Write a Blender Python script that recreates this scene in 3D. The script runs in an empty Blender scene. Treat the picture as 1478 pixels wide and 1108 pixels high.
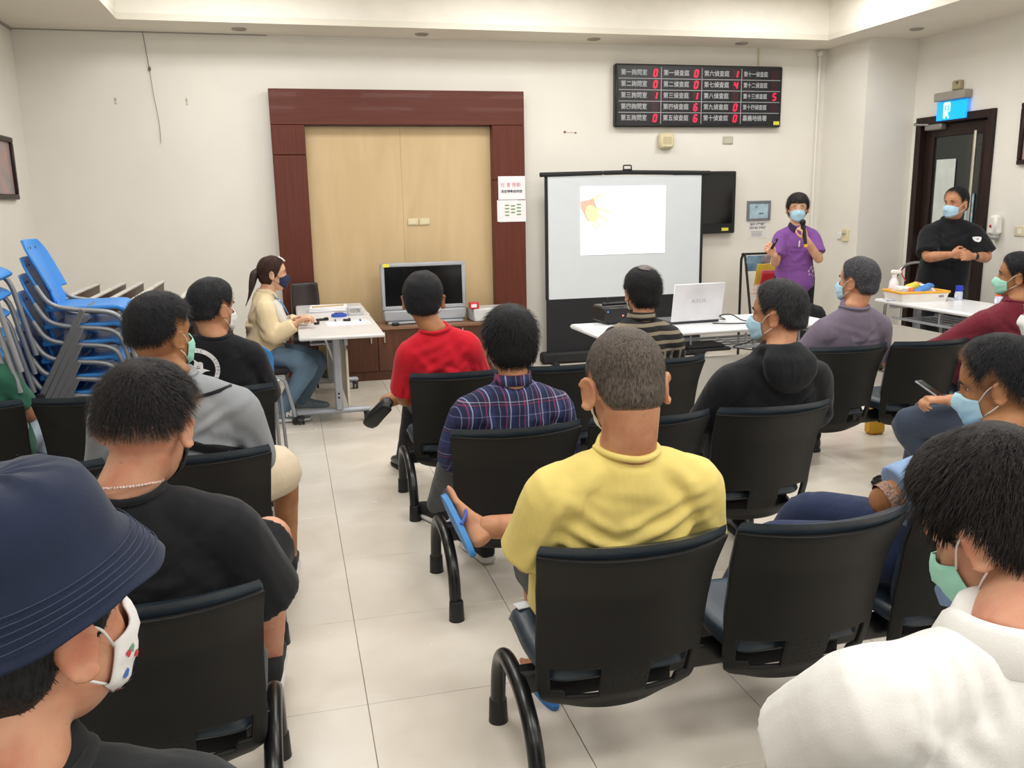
import bpy, math, random
import numpy as np
from mathutils import Matrix, Vector, noise as mnoise
from mathutils.bvhtree import BVHTree
random.seed(7); RNG = np.random.default_rng(7)
PI = math.pi
SC = bpy.context.scene
COL = SC.collection

# ------------------------------------------------------------------ camera, world, lights, exposure
cd = bpy.data.cameras.new('camera'); cam = bpy.data.objects.new('camera', cd); COL.objects.link(cam)
SC.camera = cam
cd.sensor_fit = 'HORIZONTAL'; cd.sensor_width = 36.0; cd.lens = 36.0 * 1255.0 / 1478.0
cd.clip_start = 0.02; cd.clip_end = 60
YAW, PITCH, ROLL = 0.246794096, 0.207506245, 0.0183233161
_f = np.array([math.sin(YAW)*math.cos(PITCH), math.cos(YAW)*math.cos(PITCH), -math.sin(PITCH)])
_r = np.array([math.cos(YAW), -math.sin(YAW), 0.0]); _d = np.cross(_f, _r)
_r2 = math.cos(ROLL)*_r + math.sin(ROLL)*_d; _d2 = -math.sin(ROLL)*_r + math.cos(ROLL)*_d
_m = Matrix.Identity(4)
for i in range(3):
    _m[i][0] = _r2[i]; _m[i][1] = -_d2[i]; _m[i][2] = -_f[i]
_m[2][3] = 1.58
cam.matrix_world = _m

w = bpy.data.worlds.new('room_world'); SC.world = w; w.use_nodes = True
w.node_tree.nodes['Background'].inputs[0].default_value = (0.9, 0.95, 1.0, 1); w.node_tree.nodes['Background'].inputs[1].default_value = 0.3
SC.view_settings.view_transform = 'Standard'; SC.view_settings.look = 'None'
SC.view_settings.gamma = 1.0; SC.view_settings.use_curve_mapping = False
SC.view_settings.exposure = 0.0
def area(name, loc, sx, sy, power, rot=(0, 0, 0), col=(1, 0.992, 0.972)):
    l = bpy.data.lights.new(name, 'AREA'); l.shape = 'RECTANGLE'; l.size = sx; l.size_y = sy; l.energy = power; l.color = col
    o = bpy.data.objects.new(name, l); COL.objects.link(o); o.location = loc; o.rotation_euler = rot
    return o
LP = 28.0
for ly in (-1.6, 0.6, 2.8, 5.0, 6.9):
    for lx in (-0.3, 2.0, 4.3):
        area('ceiling_lamp', (lx, ly, 3.40), 1.2, 0.6, LP)
# unseen cool area light, for windows assumed behind the camera and not built
area('assumed_daylight', (2.0, -3.3, 1.9), 4.5, 1.6, 34.0, (PI/2, 0, 0), (0.93, 0.97, 1.0))

# ------------------------------------------------------------------ materials
def lin(c):
    if isinstance(c, str):
        c = tuple(int(c[i:i+2], 16)/255 for i in (1, 3, 5))
    return tuple((x/12.92 if x <= 0.04045 else ((x+0.055)/1.055)**2.4) for x in c)
MATS = {}
class NT:
    def __init__(s, name):
        s.m = bpy.data.materials.new(name); s.m.use_nodes = True; s.t = s.m.node_tree
        s.b = s.t.nodes['Principled BSDF']
    def n(s, typ, **kw):
        x = s.t.nodes.new(typ)
        for k, v in kw.items(): setattr(x, k, v)
        return x
    def l(s, a, b): s.t.links.new(a, b)
    def val(s, sock, v):
        if hasattr(v, 'is_output'): s.l(v, sock)
        else: sock.default_value = v
    def math(s, op, a, b=0.0, c=0.0):
        x = s.n('ShaderNodeMath', operation=op); s.val(x.inputs[0], a); s.val(x.inputs[1], b); s.val(x.inputs[2], c); return x.outputs[0]
    def mix(s, f, a, b):
        x = s.n('ShaderNodeMix', data_type='RGBA'); s.val(x.inputs[0], f); s.val(x.inputs[6], a); s.val(x.inputs[7], b); return x.outputs[2]
    def coord(s, kind='Object'): return s.n('ShaderNodeTexCoord').outputs[kind]
    def noise(s, vec, scale, detail=3, dist=0.0, rough=0.5):
        x = s.n('ShaderNodeTexNoise'); s.l(vec, x.inputs['Vector']); x.inputs['Scale'].default_value = scale; x.inputs['Detail'].default_value = detail
        x.inputs['Distortion'].default_value = dist; x.inputs['Roughness'].default_value = rough; return x.outputs['Fac']
    def map(s, vec, sc=(1, 1, 1), loc=(0, 0, 0), rot=(0, 0, 0)):
        x = s.n('ShaderNodeMapping'); s.l(vec, x.inputs[0]); x.inputs['Scale'].default_value = sc; x.inputs['Location'].default_value = loc; x.inputs['Rotation'].default_value = rot; return x.outputs[0]
    def ramp(s, f, lo, hi):
        x = s.n('ShaderNodeMapRange'); s.l(f, x.inputs[0]); x.inputs[1].default_value = lo; x.inputs[2].default_value = hi; return x.outputs[0]
    def bump(s, h, strength, dist=0.01):
        x = s.n('ShaderNodeBump'); s.l(h, x.inputs['Height']); x.inputs['Strength'].default_value = strength; x.inputs['Distance'].default_value = dist
        s.l(x.outputs[0], s.b.inputs['Normal'])
def rgba(c): return (*lin(c), 1.0)
def mat(name, col, rough=0.5, metal=0.0, var=0.06, vscale=6.0, bump=0.0, bscale=60.0, coat=0.0, spec=0.5, emit=0.0, emit_col=None, sheen=0.0, stretch=(1, 1, 1), col2=None, alpha=1.0, trans=0.0):
    if name in MATS: return MATS[name]
    t = NT(name); b = t.b
    b.inputs['Roughness'].default_value = rough; b.inputs['Metallic'].default_value = metal
    b.inputs['Specular IOR Level'].default_value = spec
    b.inputs['Coat Weight'].default_value = coat; b.inputs['Sheen Weight'].default_value = sheen
    c = t.coord()
    v = t.map(c, stretch)
    f = t.noise(v, vscale, 4)
    L = lin(col)
    if col2 is None:
        a = tuple(max(0, x*(1-var*1.6)) for x in L); d = tuple(min(1, x*(1+var*1.6)) for x in L)
    else: a, d = L, lin(col2)
    cc = t.mix(t.ramp(f, 0.3, 0.7), (*a, 1), (*d, 1))
    t.l(cc, b.inputs['Base Color'])
    if bump: t.bump(t.noise(v, bscale, 4), bump)
    if emit:
        b.inputs['Emission Color'].default_value = rgba(emit_col or col); b.inputs['Emission Strength'].default_value = emit
    if alpha < 1: b.inputs['Alpha'].default_value = alpha
    if trans: b.inputs['Transmission Weight'].default_value = trans
    MATS[name] = t.m
    return t.m
def cloth(name, col, var=0.10, wr=0.35, rough=0.85):
    """woven fabric: fine weave plus soft crumple relief"""
    if name in MATS: return MATS[name]
    t = NT(name); b = t.b; b.inputs['Roughness'].default_value = rough; b.inputs['Sheen Weight'].default_value = 0.1; b.inputs['Specular IOR Level'].default_value = 0.2
    c = t.coord(); L = lin(col)
    f = t.noise(c, 9, 4)
    t.l(t.mix(t.ramp(f, .3, .7), (*[x*(1-var) for x in L], 1), (*[min(1, x*(1+var)) for x in L], 1)), b.inputs['Base Color'])
    big = t.noise(t.map(c, (1, 1, .55), rot=(0, .5, 0)), 8, 2, .6)
    fine = t.noise(c, 350, 2)
    h = t.math('ADD', big, t.math('MULTIPLY', fine, .05))
    t.bump(h, wr, .03)
    MATS[name] = t.m
    return t.m
def skin(name, col, col2=None):
    if name in MATS: return MATS[name]
    t = NT(name); b = t.b; b.inputs['Roughness'].default_value = .5; b.inputs['Specular IOR Level'].default_value = .35
    b.inputs['Subsurface Weight'].default_value = 0.12; b.inputs['Subsurface Radius'].default_value = (.02, .008, .004); b.inputs['Subsurface Scale'].default_value = .5
    c = t.coord(); L = lin(col); L2 = lin(col2) if col2 else (L[0]*.86, L[1]*.72, L[2]*.66)
    f = t.ramp(t.noise(c, 14, 5, .3), .42, .75)
    spots = t.ramp(t.noise(c, 70, 2), .70, .78)
    cc = t.mix(f, (*L, 1), (*L2, 1)); cc = t.mix(t.math('MULTIPLY', spots, .35), cc, (*(x*.5 for x in L2), 1))
    t.l(cc, b.inputs['Base Color']); t.bump(t.noise(c, 220, 3), .12, .004)
    MATS[name] = t.m
    return t.m
def hairmat(name, col, col2, skincol, rough=.45):
    """hair: fine streaks; the attribute 'fade' thins it to the scalp at the hairline"""
    if name in MATS: return MATS[name]
    t = NT(name); b = t.b; b.inputs['Roughness'].default_value = .5; b.inputs['Specular IOR Level'].default_value = .16
    c = t.coord(); f = t.ramp(t.noise(t.map(c, (1, 1, .25)), 260, 3), .35, .65)
    cc = t.mix(f, rgba(col), rgba(col2))
    at = t.n('ShaderNodeAttribute', attribute_name='fade').outputs['Fac']
    g = t.math('ADD', at, t.math('MULTIPLY', t.math('SUBTRACT', t.noise(c, 300, 2), .5), .5))
    t.l(t.mix(t.ramp(g, .15, .75), rgba(skincol), cc), b.inputs['Base Color'])
    t.bump(t.noise(t.map(c, (1, 1, .3)), 300, 3), .5, .01)
    MATS[name] = t.m
    return t.m

# ------------------------------------------------------------------ mesh building
def V(*a): return np.array(a, float)
def unit(v):
    v = np.asarray(v, float); n = np.linalg.norm(v); return v/n if n > 1e-9 else v
def rotm(rx=0, ry=0, rz=0):
    return np.array(Matrix.Rotation(rz, 3, 'Z') @ Matrix.Rotation(ry, 3, 'Y') @ Matrix.Rotation(rx, 3, 'X'))
def fillet(pts, r, n=5):
    pts = [np.asarray(p, float) for p in pts]; out = [pts[0]]
    for i in range(1, len(pts)-1):
        a, p, b = pts[i-1], pts[i], pts[i+1]
        ra = min(r, .48*np.linalg.norm(a-p)); rb = min(r, .48*np.linalg.norm(b-p))
        s = p+unit(a-p)*ra; e = p+unit(b-p)*rb
        for k in range(n+1):
            t = k/n; out.append((1-t)**2*s+2*t*(1-t)*p+t*t*e)
    out.append(pts[-1]); return out
def frames(pts):
    P = np.array(pts, float); T = np.gradient(P, axis=0) if len(P) > 2 else np.array([P[1]-P[0]]*2)
    T = np.array([unit(t) for t in T]); u = np.cross(T[0], (0, 0, 1))
    if np.linalg.norm(u) < 1e-3: u = np.cross(T[0], (0, 1, 0))
    u = unit(u); U = []
    for t in T:
        u = unit(u-t*np.dot(u, t)); U.append(u)
    U = np.array(U); W = np.cross(T, U)
    return P, T, U, W
class MB:
    def __init__(s): s.v = []; s.f = []; s.mi = []; s.n = 0
    def add(s, v, f, mi=0):
        v = np.asarray(v, float).reshape(-1, 3); o = s.n
        s.v.append(v); s.f += [tuple(i+o for i in q) for q in f]; s.mi += [mi]*len(f); s.n += len(v); return s
    def box(s, c, size, rot=None, bev=0.0, mi=0):
        hx, hy, hz = [x/2 for x in size]; b = min(bev, .49*min(size)); c = np.asarray(c, float)
        if b <= 0:
            v = np.array([(x, y, z) for x in (-hx, hx) for y in (-hy, hy) for z in (-hz, hz)])
            f = [(0, 1, 3, 2), (4, 6, 7, 5), (0, 4, 5, 1), (2, 3, 7, 6), (0, 2, 6, 4), (1, 5, 7, 3)]
        else:
            v = []; 
            for x in (-1, 1):
                for y in (-1, 1):
                    for z in (-1, 1):
                        v += [(x*hx, y*(hy-b), z*(hz-b)), (x*(hx-b), y*hy, z*(hz-b)), (x*(hx-b), y*(hy-b), z*hz)]
            v = np.array(v)
            def I(x, y, z, a): return ((x > 0)*4+(y > 0)*2+(z > 0))*3+a
            f = []
            for a in range(3):
                for sgn in (-1, 1):
                    q = []
                    for (p, r) in ((-1, -1), (1, -1), (1, 1), (-1, 1)):
                        k = [0, 0, 0]; k[a] = sgn; k[(a+1) % 3] = p; k[(a+2) % 3] = r; q.append(I(*k, a))
                    f.append(tuple(q if sgn > 0 else q[::-1]))
                for p in (-1, 1):
                    for r in (-1, 1):   # edge bevels running along axis a
                        b1, b2 = (a+1) % 3, (a+2) % 3
                        k0 = [0, 0, 0]; k0[a] = -1; k0[b1] = p; k0[b2] = r; k1 = list(k0); k1[a] = 1
                        q = (I(*k0, b1), I(*k1, b1), I(*k1, b2), I(*k0, b2)); f.append(q if p*r < 0 else q[::-1])
            for x in (-1, 1):
                for y in (-1, 1):
                    for z in (-1, 1):
                        q = (I(x, y, z, 0), I(x, y, z, 1), I(x, y, z, 2)); f.append(q if x*y*z > 0 else q[::-1])
        if rot is not None: v = v @ np.asarray(rot).T
        return s.add(v+c, f, mi)
    def loft(s, rings, cap=True, mi=0, closed=True):
        n = len(rings[0]); R = np.array(rings, float); f = []
        m = n if closed else n-1
        for i in range(len(R)-1):
            for j in range(m):
                k = (j+1) % n; f.append((i*n+j, i*n+k, (i+1)*n+k, (i+1)*n+j))
        if cap:
            f.append(tuple(range(n))[::-1]); f.append(tuple((len(R)-1)*n+j for j in range(n)))
        return s.add(R.reshape(-1, 3), f, mi)
    def tube(s, pts, r, n=10, mi=0, cap=True, sq=1.0, dome=False):
        P, T, U, W = frames(pts); r = np.broadcast_to(np.asarray(r, float), (len(P),))
        a = np.arange(n)*2*PI/n
        rings = [P[i]+r[i]*(np.cos(a)[:, None]*U[i]+sq*np.sin(a)[:, None]*W[i]) for i in range(len(P))]
        if dome:
            st = [(math.cos(q), math.sin(q)) for q in (1.3, .9, .45)]
            pre = [P[0]-T[0]*r[0]*q[1]+(rings[0]-P[0])*q[0] for q in st]
            post = [P[-1]+T[-1]*r[-1]*q[1]+(rings[-1]-P[-1])*q[0] for q in st[::-1]]
            rings = pre+rings+post
        return s.loft(rings, cap, mi)
    def sphere(s, c, r, nu=16, nv=10, rot=None, mi=0):
        r = np.broadcast_to(np.asarray(r, float), (3,)); rings = []
        v = [(0, 0, -1)]
        for i in range(1, nv):
            p = -PI/2+PI*i/nv
            v += [(math.cos(p)*math.cos(2*PI*j/nu), math.cos(p)*math.sin(2*PI*j/nu), math.sin(p)) for j in range(nu)]
        v.append((0, 0, 1)); v = np.array(v)*r; f = []
        for j in range(nu):
            f.append((0, 1+(j+1) % nu, 1+j)); L = 1+(nv-2)*nu; f.append((L+j, L+(j+1) % nu, len(v)-1))
        for i in range(nv-2):
            for j in range(nu):
                a = 1+i*nu+j; b = 1+i*nu+(j+1) % nu; f.append((a, b, b+nu, a+nu))
        if rot is not None: v = v @ np.asarray(rot).T
        return s.add(v+np.asarray(c, float), f, mi)
    def prism(s, poly, o, ux, uy, depth, mi=0):
        """flat outline in the plane (o; ux, uy), given thickness along ux x uy"""
        o = np.asarray(o, float); ux = np.asarray(ux, float); uy = np.asarray(uy, float); nz = unit(np.cross(ux, uy))*depth
        P = np.array([o+ux*a+uy*b for a, b in poly])
        return s.loft([P, P+nz], True, mi)
    def lathe(s, prof, c=(0, 0, 0), n=20, mi=0):
        a = np.arange(n)*2*PI/n
        return s.loft([np.stack([c[0]+r*np.cos(a), c[1]+r*np.sin(a), np.full(n, c[2]+z)], 1) for r, z in prof], True, mi)
    def grid(s, G, mi=0, skip=None):
        nu, nv = G.shape[:2]; f = []
        for i in range(nu-1):
            for j in range(nv-1):
                if skip is None or not skip(i, j): f.append((i*nv+j, (i+1)*nv+j, (i+1)*nv+j+1, i*nv+j+1))
        return s.add(G.reshape(-1, 3), f, mi)
    def arr(s): return np.concatenate(s.v) if s.v else np.zeros((0, 3))
    def join(s, o, mi=0): return s.add(o.arr(), o.f, mi)
    def build(s, name, mats, parent=None, off=(0, 0, 0), smooth=40, attr=None):
        me = bpy.data.meshes.new(name)
        me.from_pydata((s.arr()-np.asarray(off, float)).tolist(), [], s.f)
        if not isinstance(mats, (list, tuple)): mats = [mats]
        for m in mats: me.materials.append(m)
        if len(mats) > 1: me.polygons.foreach_set('material_index', np.array(s.mi, dtype=np.int32))
        if attr:
            for k, a in attr.items():
                at = me.attributes.new(k, 'FLOAT', 'POINT'); at.data.foreach_set('value', np.asarray(a, dtype=np.float32))
        me.validate()
        if smooth:
            me.polygons.foreach_set('use_smooth', np.ones(len(me.polygons), dtype=bool))
            if smooth < 180: me.set_sharp_from_angle(angle=math.radians(smooth))
        me.update()
        o = bpy.data.objects.new(name, me); COL.objects.link(o)
        if parent is not None: o.parent = parent
        return o
def bake(o, *mods):
    """apply modifiers (type, settings) to the object's own mesh"""
    for t, kw in mods:
        m = o.modifiers.new(t, t)
        for k, v in kw.items(): setattr(m, k, v)
    dg = bpy.context.evaluated_depsgraph_get(); me = bpy.data.meshes.new_from_object(o.evaluated_get(dg))
    old = o.data; o.modifiers.clear(); o.data = me; bpy.data.meshes.remove(old); me.name = o.name
    return o
def vox(mb, size, smooth=3, fac=.5):
    """grow one continuous skin over overlapping shapes; returns a new MB"""
    me = bpy.data.meshes.new('tmp'); me.from_pydata(mb.arr().tolist(), [], mb.f); o = bpy.data.objects.new('tmp', me); COL.objects.link(o)
    m = o.modifiers.new('r', 'REMESH'); m.mode = 'VOXEL'; m.voxel_size = size
    if smooth:
        k = o.modifiers.new('s', 'SMOOTH'); k.iterations = smooth; k.factor = fac
    dg = bpy.context.evaluated_depsgraph_get(); ev = o.evaluated_get(dg).to_mesh()
    n = len(ev.vertices); co = np.empty(n*3); ev.vertices.foreach_get('co', co)
    L = np.empty(len(ev.loops), dtype=np.int32); ev.loops.foreach_get('vertex_index', L)
    st = np.empty(len(ev.polygons), dtype=np.int32); ev.polygons.foreach_get('loop_start', st)
    tt = np.empty(len(ev.polygons), dtype=np.int32); ev.polygons.foreach_get('loop_total', tt)
    r = MB(); r.add(co.reshape(-1, 3), [tuple(L[a:a+b].tolist()) for a, b in zip(st, tt)])
    bpy.data.objects.remove(o); bpy.data.meshes.remove(me)
    return r
def normals(mb):
    v = mb.arr(); n = np.zeros_like(v); q = np.array([f[:3] for f in mb.f])
    a = np.cross(v[q[:, 1]]-v[q[:, 0]], v[q[:, 2]]-v[q[:, 0]])
    for k in range(3): np.add.at(n, q[:, k], a)
    return n/np.maximum(np.linalg.norm(n, axis=1, keepdims=True), 1e-9)
def tag(o, label, cat, group=None, kind=None):
    o['label'] = label; o['category'] = cat
    if group: o['group'] = group
    if kind: o['kind'] = kind
    return o
def thing(name, label, cat, loc=(0, 0, 0), rz=0.0, group=None):
    o = bpy.data.objects.new(name, None); COL.objects.link(o); o.empty_display_size = .1
    o.location = loc; o.rotation_euler = (0, 0, rz); return tag(o, label, cat, group)
KIDS = {}
def dup(root, loc, rz, label=None, rot=None):
    r = root.copy(); COL.objects.link(r); r.location = loc; r.rotation_euler = rot or (0, 0, rz)
    if label: r['label'] = label
    for ch in [o for o in COL.objects if o.parent == root]:
        c = ch.copy(); COL.objects.link(c); c.parent = r
        for g in [o for o in COL.objects if o.parent == ch]:
            d = g.copy(); COL.objects.link(d); d.parent = c
    return r
def struct(o): o['kind'] = 'structure'; return o
def text(s, size, align='LEFT', bold=0.0, shear=0.0):
    """flat lettering in the XY plane as (verts, faces)"""
    cu = bpy.data.curves.new('t', 'FONT'); cu.body = s; cu.size = size; cu.align_x = align; cu.align_y = 'CENTER'; cu.offset = bold; cu.shear = shear; cu.resolution_u = 2
    o = bpy.data.objects.new('t', cu); COL.objects.link(o)
    dg = bpy.context.evaluated_depsgraph_get(); me = o.evaluated_get(dg).to_mesh()
    v = np.array([q.co[:] for q in me.vertices]).reshape(-1, 3); f = [tuple(p.vertices) for p in me.polygons]
    bpy.data.objects.remove(o); bpy.data.curves.remove(cu)
    return v, f
def put_text(mb, s, size, o, ux, uy, align='CENTER', bold=0.0, mi=0, shear=0.0, wide=1.0):
    v, f = text(s, size, align, bold, shear)
    if len(v): mb.add(np.asarray(o, float)+v[:, :1]*wide*np.asarray(ux, float)+v[:, 1:2]*np.asarray(uy, float), f, mi)
    return mb
EX, EY, EZ = V(1, 0, 0), V(0, 1, 0), V(0, 0, 1)
# ------------------------------------------------------------------ the room
WY, LX, RX, RX2, CY = 8.30, -2.07, 5.47, 6.02, 7.61     # front wall, left wall, pier face, door wall, pier front
CZ, TZ = 3.03, 3.44                                        # soffit and raised tray
m_wall = mat('cream wall paint', '#E5E1D8', .75, var=.025, vscale=1.2, bump=.05, bscale=180)
m_ceil = mat('white ceiling paint', '#E2DCCE', .85, var=.02, vscale=1.5)
m_tray = mat('pale ceiling board', '#EDE8DC', .85, var=.02)
m_grout = mat('tile joint', '#8F867A', .9, var=.15, vscale=9)
def tile_mat():
    t = NT('polished beige tile'); b = t.b; b.inputs['Roughness'].default_value = .22; b.inputs['Specular IOR Level'].default_value = .45
    c = t.coord('Object'); oi = t.n('ShaderNodeObjectInfo')
    rnd = t.n('ShaderNodeVectorMath', operation='ADD'); t.l(c, rnd.inputs[0]); t.l(oi.outputs['Location'], rnd.inputs[1])
    f = t.noise(rnd.outputs[0], 3.2, 5, .6); g = t.ramp(f, .35, .7)
    base = t.mix(g, rgba('#D5CDC0'), rgba('#E1DACF'))
    speck = t.ramp(t.noise(rnd.outputs[0], 60, 2), .68, .8)
    base = t.mix(t.math('MULTIPLY', speck, .25), base, rgba('#A89A88'))
    v = t.math('MULTIPLY', oi.outputs['Random'], .10)
    t.l(t.mix(v, base, rgba('#BDB1A0')), b.inputs['Base Color'])
    r = t.math('MULTIPLY_ADD', t.noise(rnd.outputs[0], 7, 4), .16, .16); t.l(r, b.inputs['Roughness'])
    return t.m
m_tile = tile_mat()
fl = MB().box((2, 2.2, -.056), (8.6, 12.6, .1)).build('floor', m_grout, smooth=0); struct(fl)
tb = MB().box((0, 0, -.008), (.5978, .5978, .016), bev=.0012)
t0 = tb.build('tile', m_tile, fl, smooth=0)
first = True
for i in range(14):
    for j in range(15):
        x = -2.25+.6*i+.3; y = -.425+.6*j+.3
        if x > 6.3 or y > 8.6: continue
        # skip tiles standing outside the outline of the room
        if x-.3 > RX and y-.3 > CY: continue
        o = t0 if first else t0.copy()
        if not first: COL.objects.link(o); o.parent = fl
        first = False; o.location = (x, y, 0)
def wallbox(name, boxes, m=m_wall):
    mb = MB()
    for (x0, x1, y0, y1, z0, z1) in boxes: mb.box(((x0+x1)/2, (y0+y1)/2, (z0+z1)/2), (x1-x0, y1-y0, z1-z0))
    return struct(mb.build(name, m, smooth=0))
wallbox('wall_front', [(LX-.1, RX, WY, WY+.12, 0, 3.6)])
wallbox('wall_left', [(LX-.12, LX, -3.6, WY, 0, 3.6)])
wallbox('wall_back', [(LX-.1, 6.1, -3.72, -3.6, 0, 3.6)])
DY0, DY1, DZ = 6.55, 7.53, 2.29
wallbox('wall_right', [(RX2, RX2+.14, -3.6, DY0, 0, 3.6), (RX2, RX2+.14, DY1, CY, 0, 3.6), (RX2, RX2+.14, DY0, DY1, DZ, 3.6)])
wallbox('trim_1', [(RX, RX2+.14, CY, WY+.12, 0, 3.6)])   # the pier beside the door
# soffit ring round the raised tray
TX0, TX1, TY0, TY1 = -1.18, 5.15, -3.0, 7.80
wallbox('ceiling', [(LX, TX0, -3.6, WY, CZ, CZ+.05), (TX1, RX2+.14, -3.6, WY, CZ, CZ+.05), (TX0, TX1, TY1, WY, CZ, CZ+.05), (TX0, TX1, -3.6, TY0, CZ, CZ+.05)], m_ceil)
wallbox('trim_2', [(TX0, TX1, TY1, TY1+.04, CZ+.05, TZ), (TX0-.04, TX0, TY0, TY1, CZ+.05, TZ), (TX1, TX1+.04, TY0, TY1, CZ+.05, TZ), (TX0, TX1, TY0-.04, TY0, CZ+.05, TZ)], m_tray)
wallbox('trim_3', [(TX0-.04, TX1+.04, TY0-.04, TY1+.04, TZ, TZ+.05)], m_tray)
wallbox('trim_4', [(LX, -.05, WY-.008, WY, CZ-.009, CZ), (LX, LX+.014, -1.0, WY-.012, CZ-.02, CZ)], mat('grey ceiling bead', '#A09C94', .6))

# downlights in the soffit
m_ring = mat('brushed lamp ring', '#A9A49A', .35, .7); m_lens = mat('grey lamp lens', '#6E6A66', .3)
dl0 = None
for (x, y), lab in zip([(-.27, 8.06), (1.27, 8.06), (2.87, 8.06), (4.38, 8.06), (5.62, 7.15)],
        ['round recessed downlight in the soffit above the bare cream wall', 'round recessed downlight in the soffit above the red wood frame',
         'round recessed downlight in the soffit above the projector screen', 'round recessed downlight in the soffit above the counter board', 'round recessed downlight in the soffit near the dark door']):
    if dl0 is None:
        r = dl0 = thing('ceiling_downlight', lab, 'downlight', (x, y, CZ), group='recessed downlights')
        MB().lathe([(.040, -.001), (.062, -.001), (.062, -.007), (.056, -.011), (.046, -.008), (.043, -.002)], n=24).build('trim_ring', m_ring, r)
        MB().lathe([(.001, -.004), (.038, -.004), (.043, -.003), (.043, -.001), (.001, -.001)], n=24).build('lens', m_lens, r)
    else: dup(dl0, (x, y, CZ), 0, lab)

# ------------------------------------------------------------------ wood frame with the plywood recess
def wood(name, a, b, sc=(30, 30, 1.2), rough=.42, coat=.05):
    if name in MATS: return MATS[name]
    t = NT(name); t.b.inputs['Roughness'].default_value = rough; t.b.inputs['Coat Weight'].default_value = coat; t.b.inputs['Specular IOR Level'].default_value = .25
    c = t.map(t.coord(), sc); f = t.noise(c, 1.5, 6, 1.2)
    t.l(t.mix(t.ramp(f, .32, .68), rgba(a), rgba(b)), t.b.inputs['Base Color']); t.bump(f, .06, .01)
    MATS[name] = t.m; return t.m
m_redv = wood('reddish brown veneer', '#623024', '#56291E'); m_redh = wood('reddish brown veneer across', '#613127', '#572C22', (1.2, 30, 30))
m_ply = wood('light maple panel', '#CDB48C', '#C3A97F', (3, 3, .6), .5)
fr = thing('wall_frame', 'large reddish brown wooden frame round a recessed maple panel', 'wall frame', (1.08, WY, 0))
F0 = WY-.13
def fbox(name, x0, x1, z0, z1, y0, y1, m, bev=.004):
    return MB().box(((x0+x1)/2, (y0+y1)/2, (z0+z1)/2), (x1-x0, y1-y0, z1-z0), bev=bev).build(name, m, fr, (1.08, WY, 0), smooth=0)
sc = .9843
fbox('frame_post', -.075, .212, .0, 2.01, F0, WY, m_redv); fbox('frame_post', -.075, .212, 2.014, 2.268, F0, WY, m_redv)
fbox('frame_post', 1.912, 2.222, .0, 1.77, F0, WY, m_redv); fbox('frame_post', 1.912, 2.222, 1.774, 2.268, F0, WY, m_redv)
fbox('frame_head', -.075, 2.222, 2.27, 2.572, F0, WY, m_redh)
fbox('back_panel', .215, 1.065, .0, 2.262, WY-.03, WY, m_ply, .002); fbox('back_panel', 1.0656, 1.923, .0, 2.262, WY-.03, WY, m_ply, .002)

m_ivory = mat('ivory plastic', '#D9CDA8', .45); m_white = mat('white plastic', '#E8E6E0', .4); m_grey = mat('grey plastic', '#A6A5A2', .45)
m_black = mat('black plastic', '#141416', .4, var=.1); m_blackm = mat('matte black', '#19191B', .7); m_paper = mat('white paper', '#E9E8EC', .8, var=.015)
m_ink = mat('black ink', '#2A2A36', .8); m_red = mat('red ink', '#C9586A', .8); m_green = mat('green print', '#8FB27A', .8)
for i, (x, lab) in enumerate(((1.155, 'ivory blank socket plate on the maple panel, nearer the seated woman'), (1.262, 'ivory blank socket plate on the maple panel, nearer the paper notices'))):
    t = thing('socket_plate', lab, 'socket', (x, WY-.03, 1.405), group='socket plates on the panel')
    MB().box((0, -.006, 0), (.1, .012, .062), bev=.004).build('plate', m_ivory, t); MB().box((0, -.0135, 0), (.07, .004, .04), bev=.001).build('cover', m_ivory, t)

# papers on the frame
n1 = thing('paper_notice', 'white paper notice with red and black lettering taped on the frame post', 'notice', (2.09, F0, 1.68))
MB().box((.0, -.002, .02), (.262, .002, .215)).build('sheet', m_paper, n1, smooth=0)
tx = MB(); put_text(tx, '社 會 勞動', .043, (-.01, -.0035, .045), EX, EZ); tx.build('lettering', m_red, n1, smooth=0)
tx = MB(); put_text(tx, '易服勞動說明會', .030, (.0, -.0035, -.015), EX, EZ, bold=.0006); tx.build('lettering', m_ink, n1, smooth=0)
n2 = thing('paper_notice', 'white paper notice with rows of small green blocks under the lettered notice', 'notice', (2.09, F0, 1.47))
MB().box((-.045, -.001, .018), (.2, .002, .2)).box((.005, -.004, .015), (.26, .002, .2)).build('sheet', m_paper, n2, smooth=0)
gb = MB(); gt = MB()
for cx in range(3):
    for rr in range(4):
        if cx == 1 and rr == 3: continue
        gb.box((-.06+.058*cx+.01, -.0055, .075-.031*rr-(.012 if cx == 1 else (.006 if cx == 0 else 0))), (.042, .001, .013))
        gt.box((-.06+.058*cx+.01, -.0063, .075-.031*rr-(.012 if cx == 1 else (.006 if cx == 0 else 0))), (.03, .0008, .003))
gb.build('green_block', m_green, n2, smooth=0)['kind'] = 'stuff'; gt.build('lettering', m_ink, n2, smooth=0)['kind'] = 'stuff'

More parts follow.
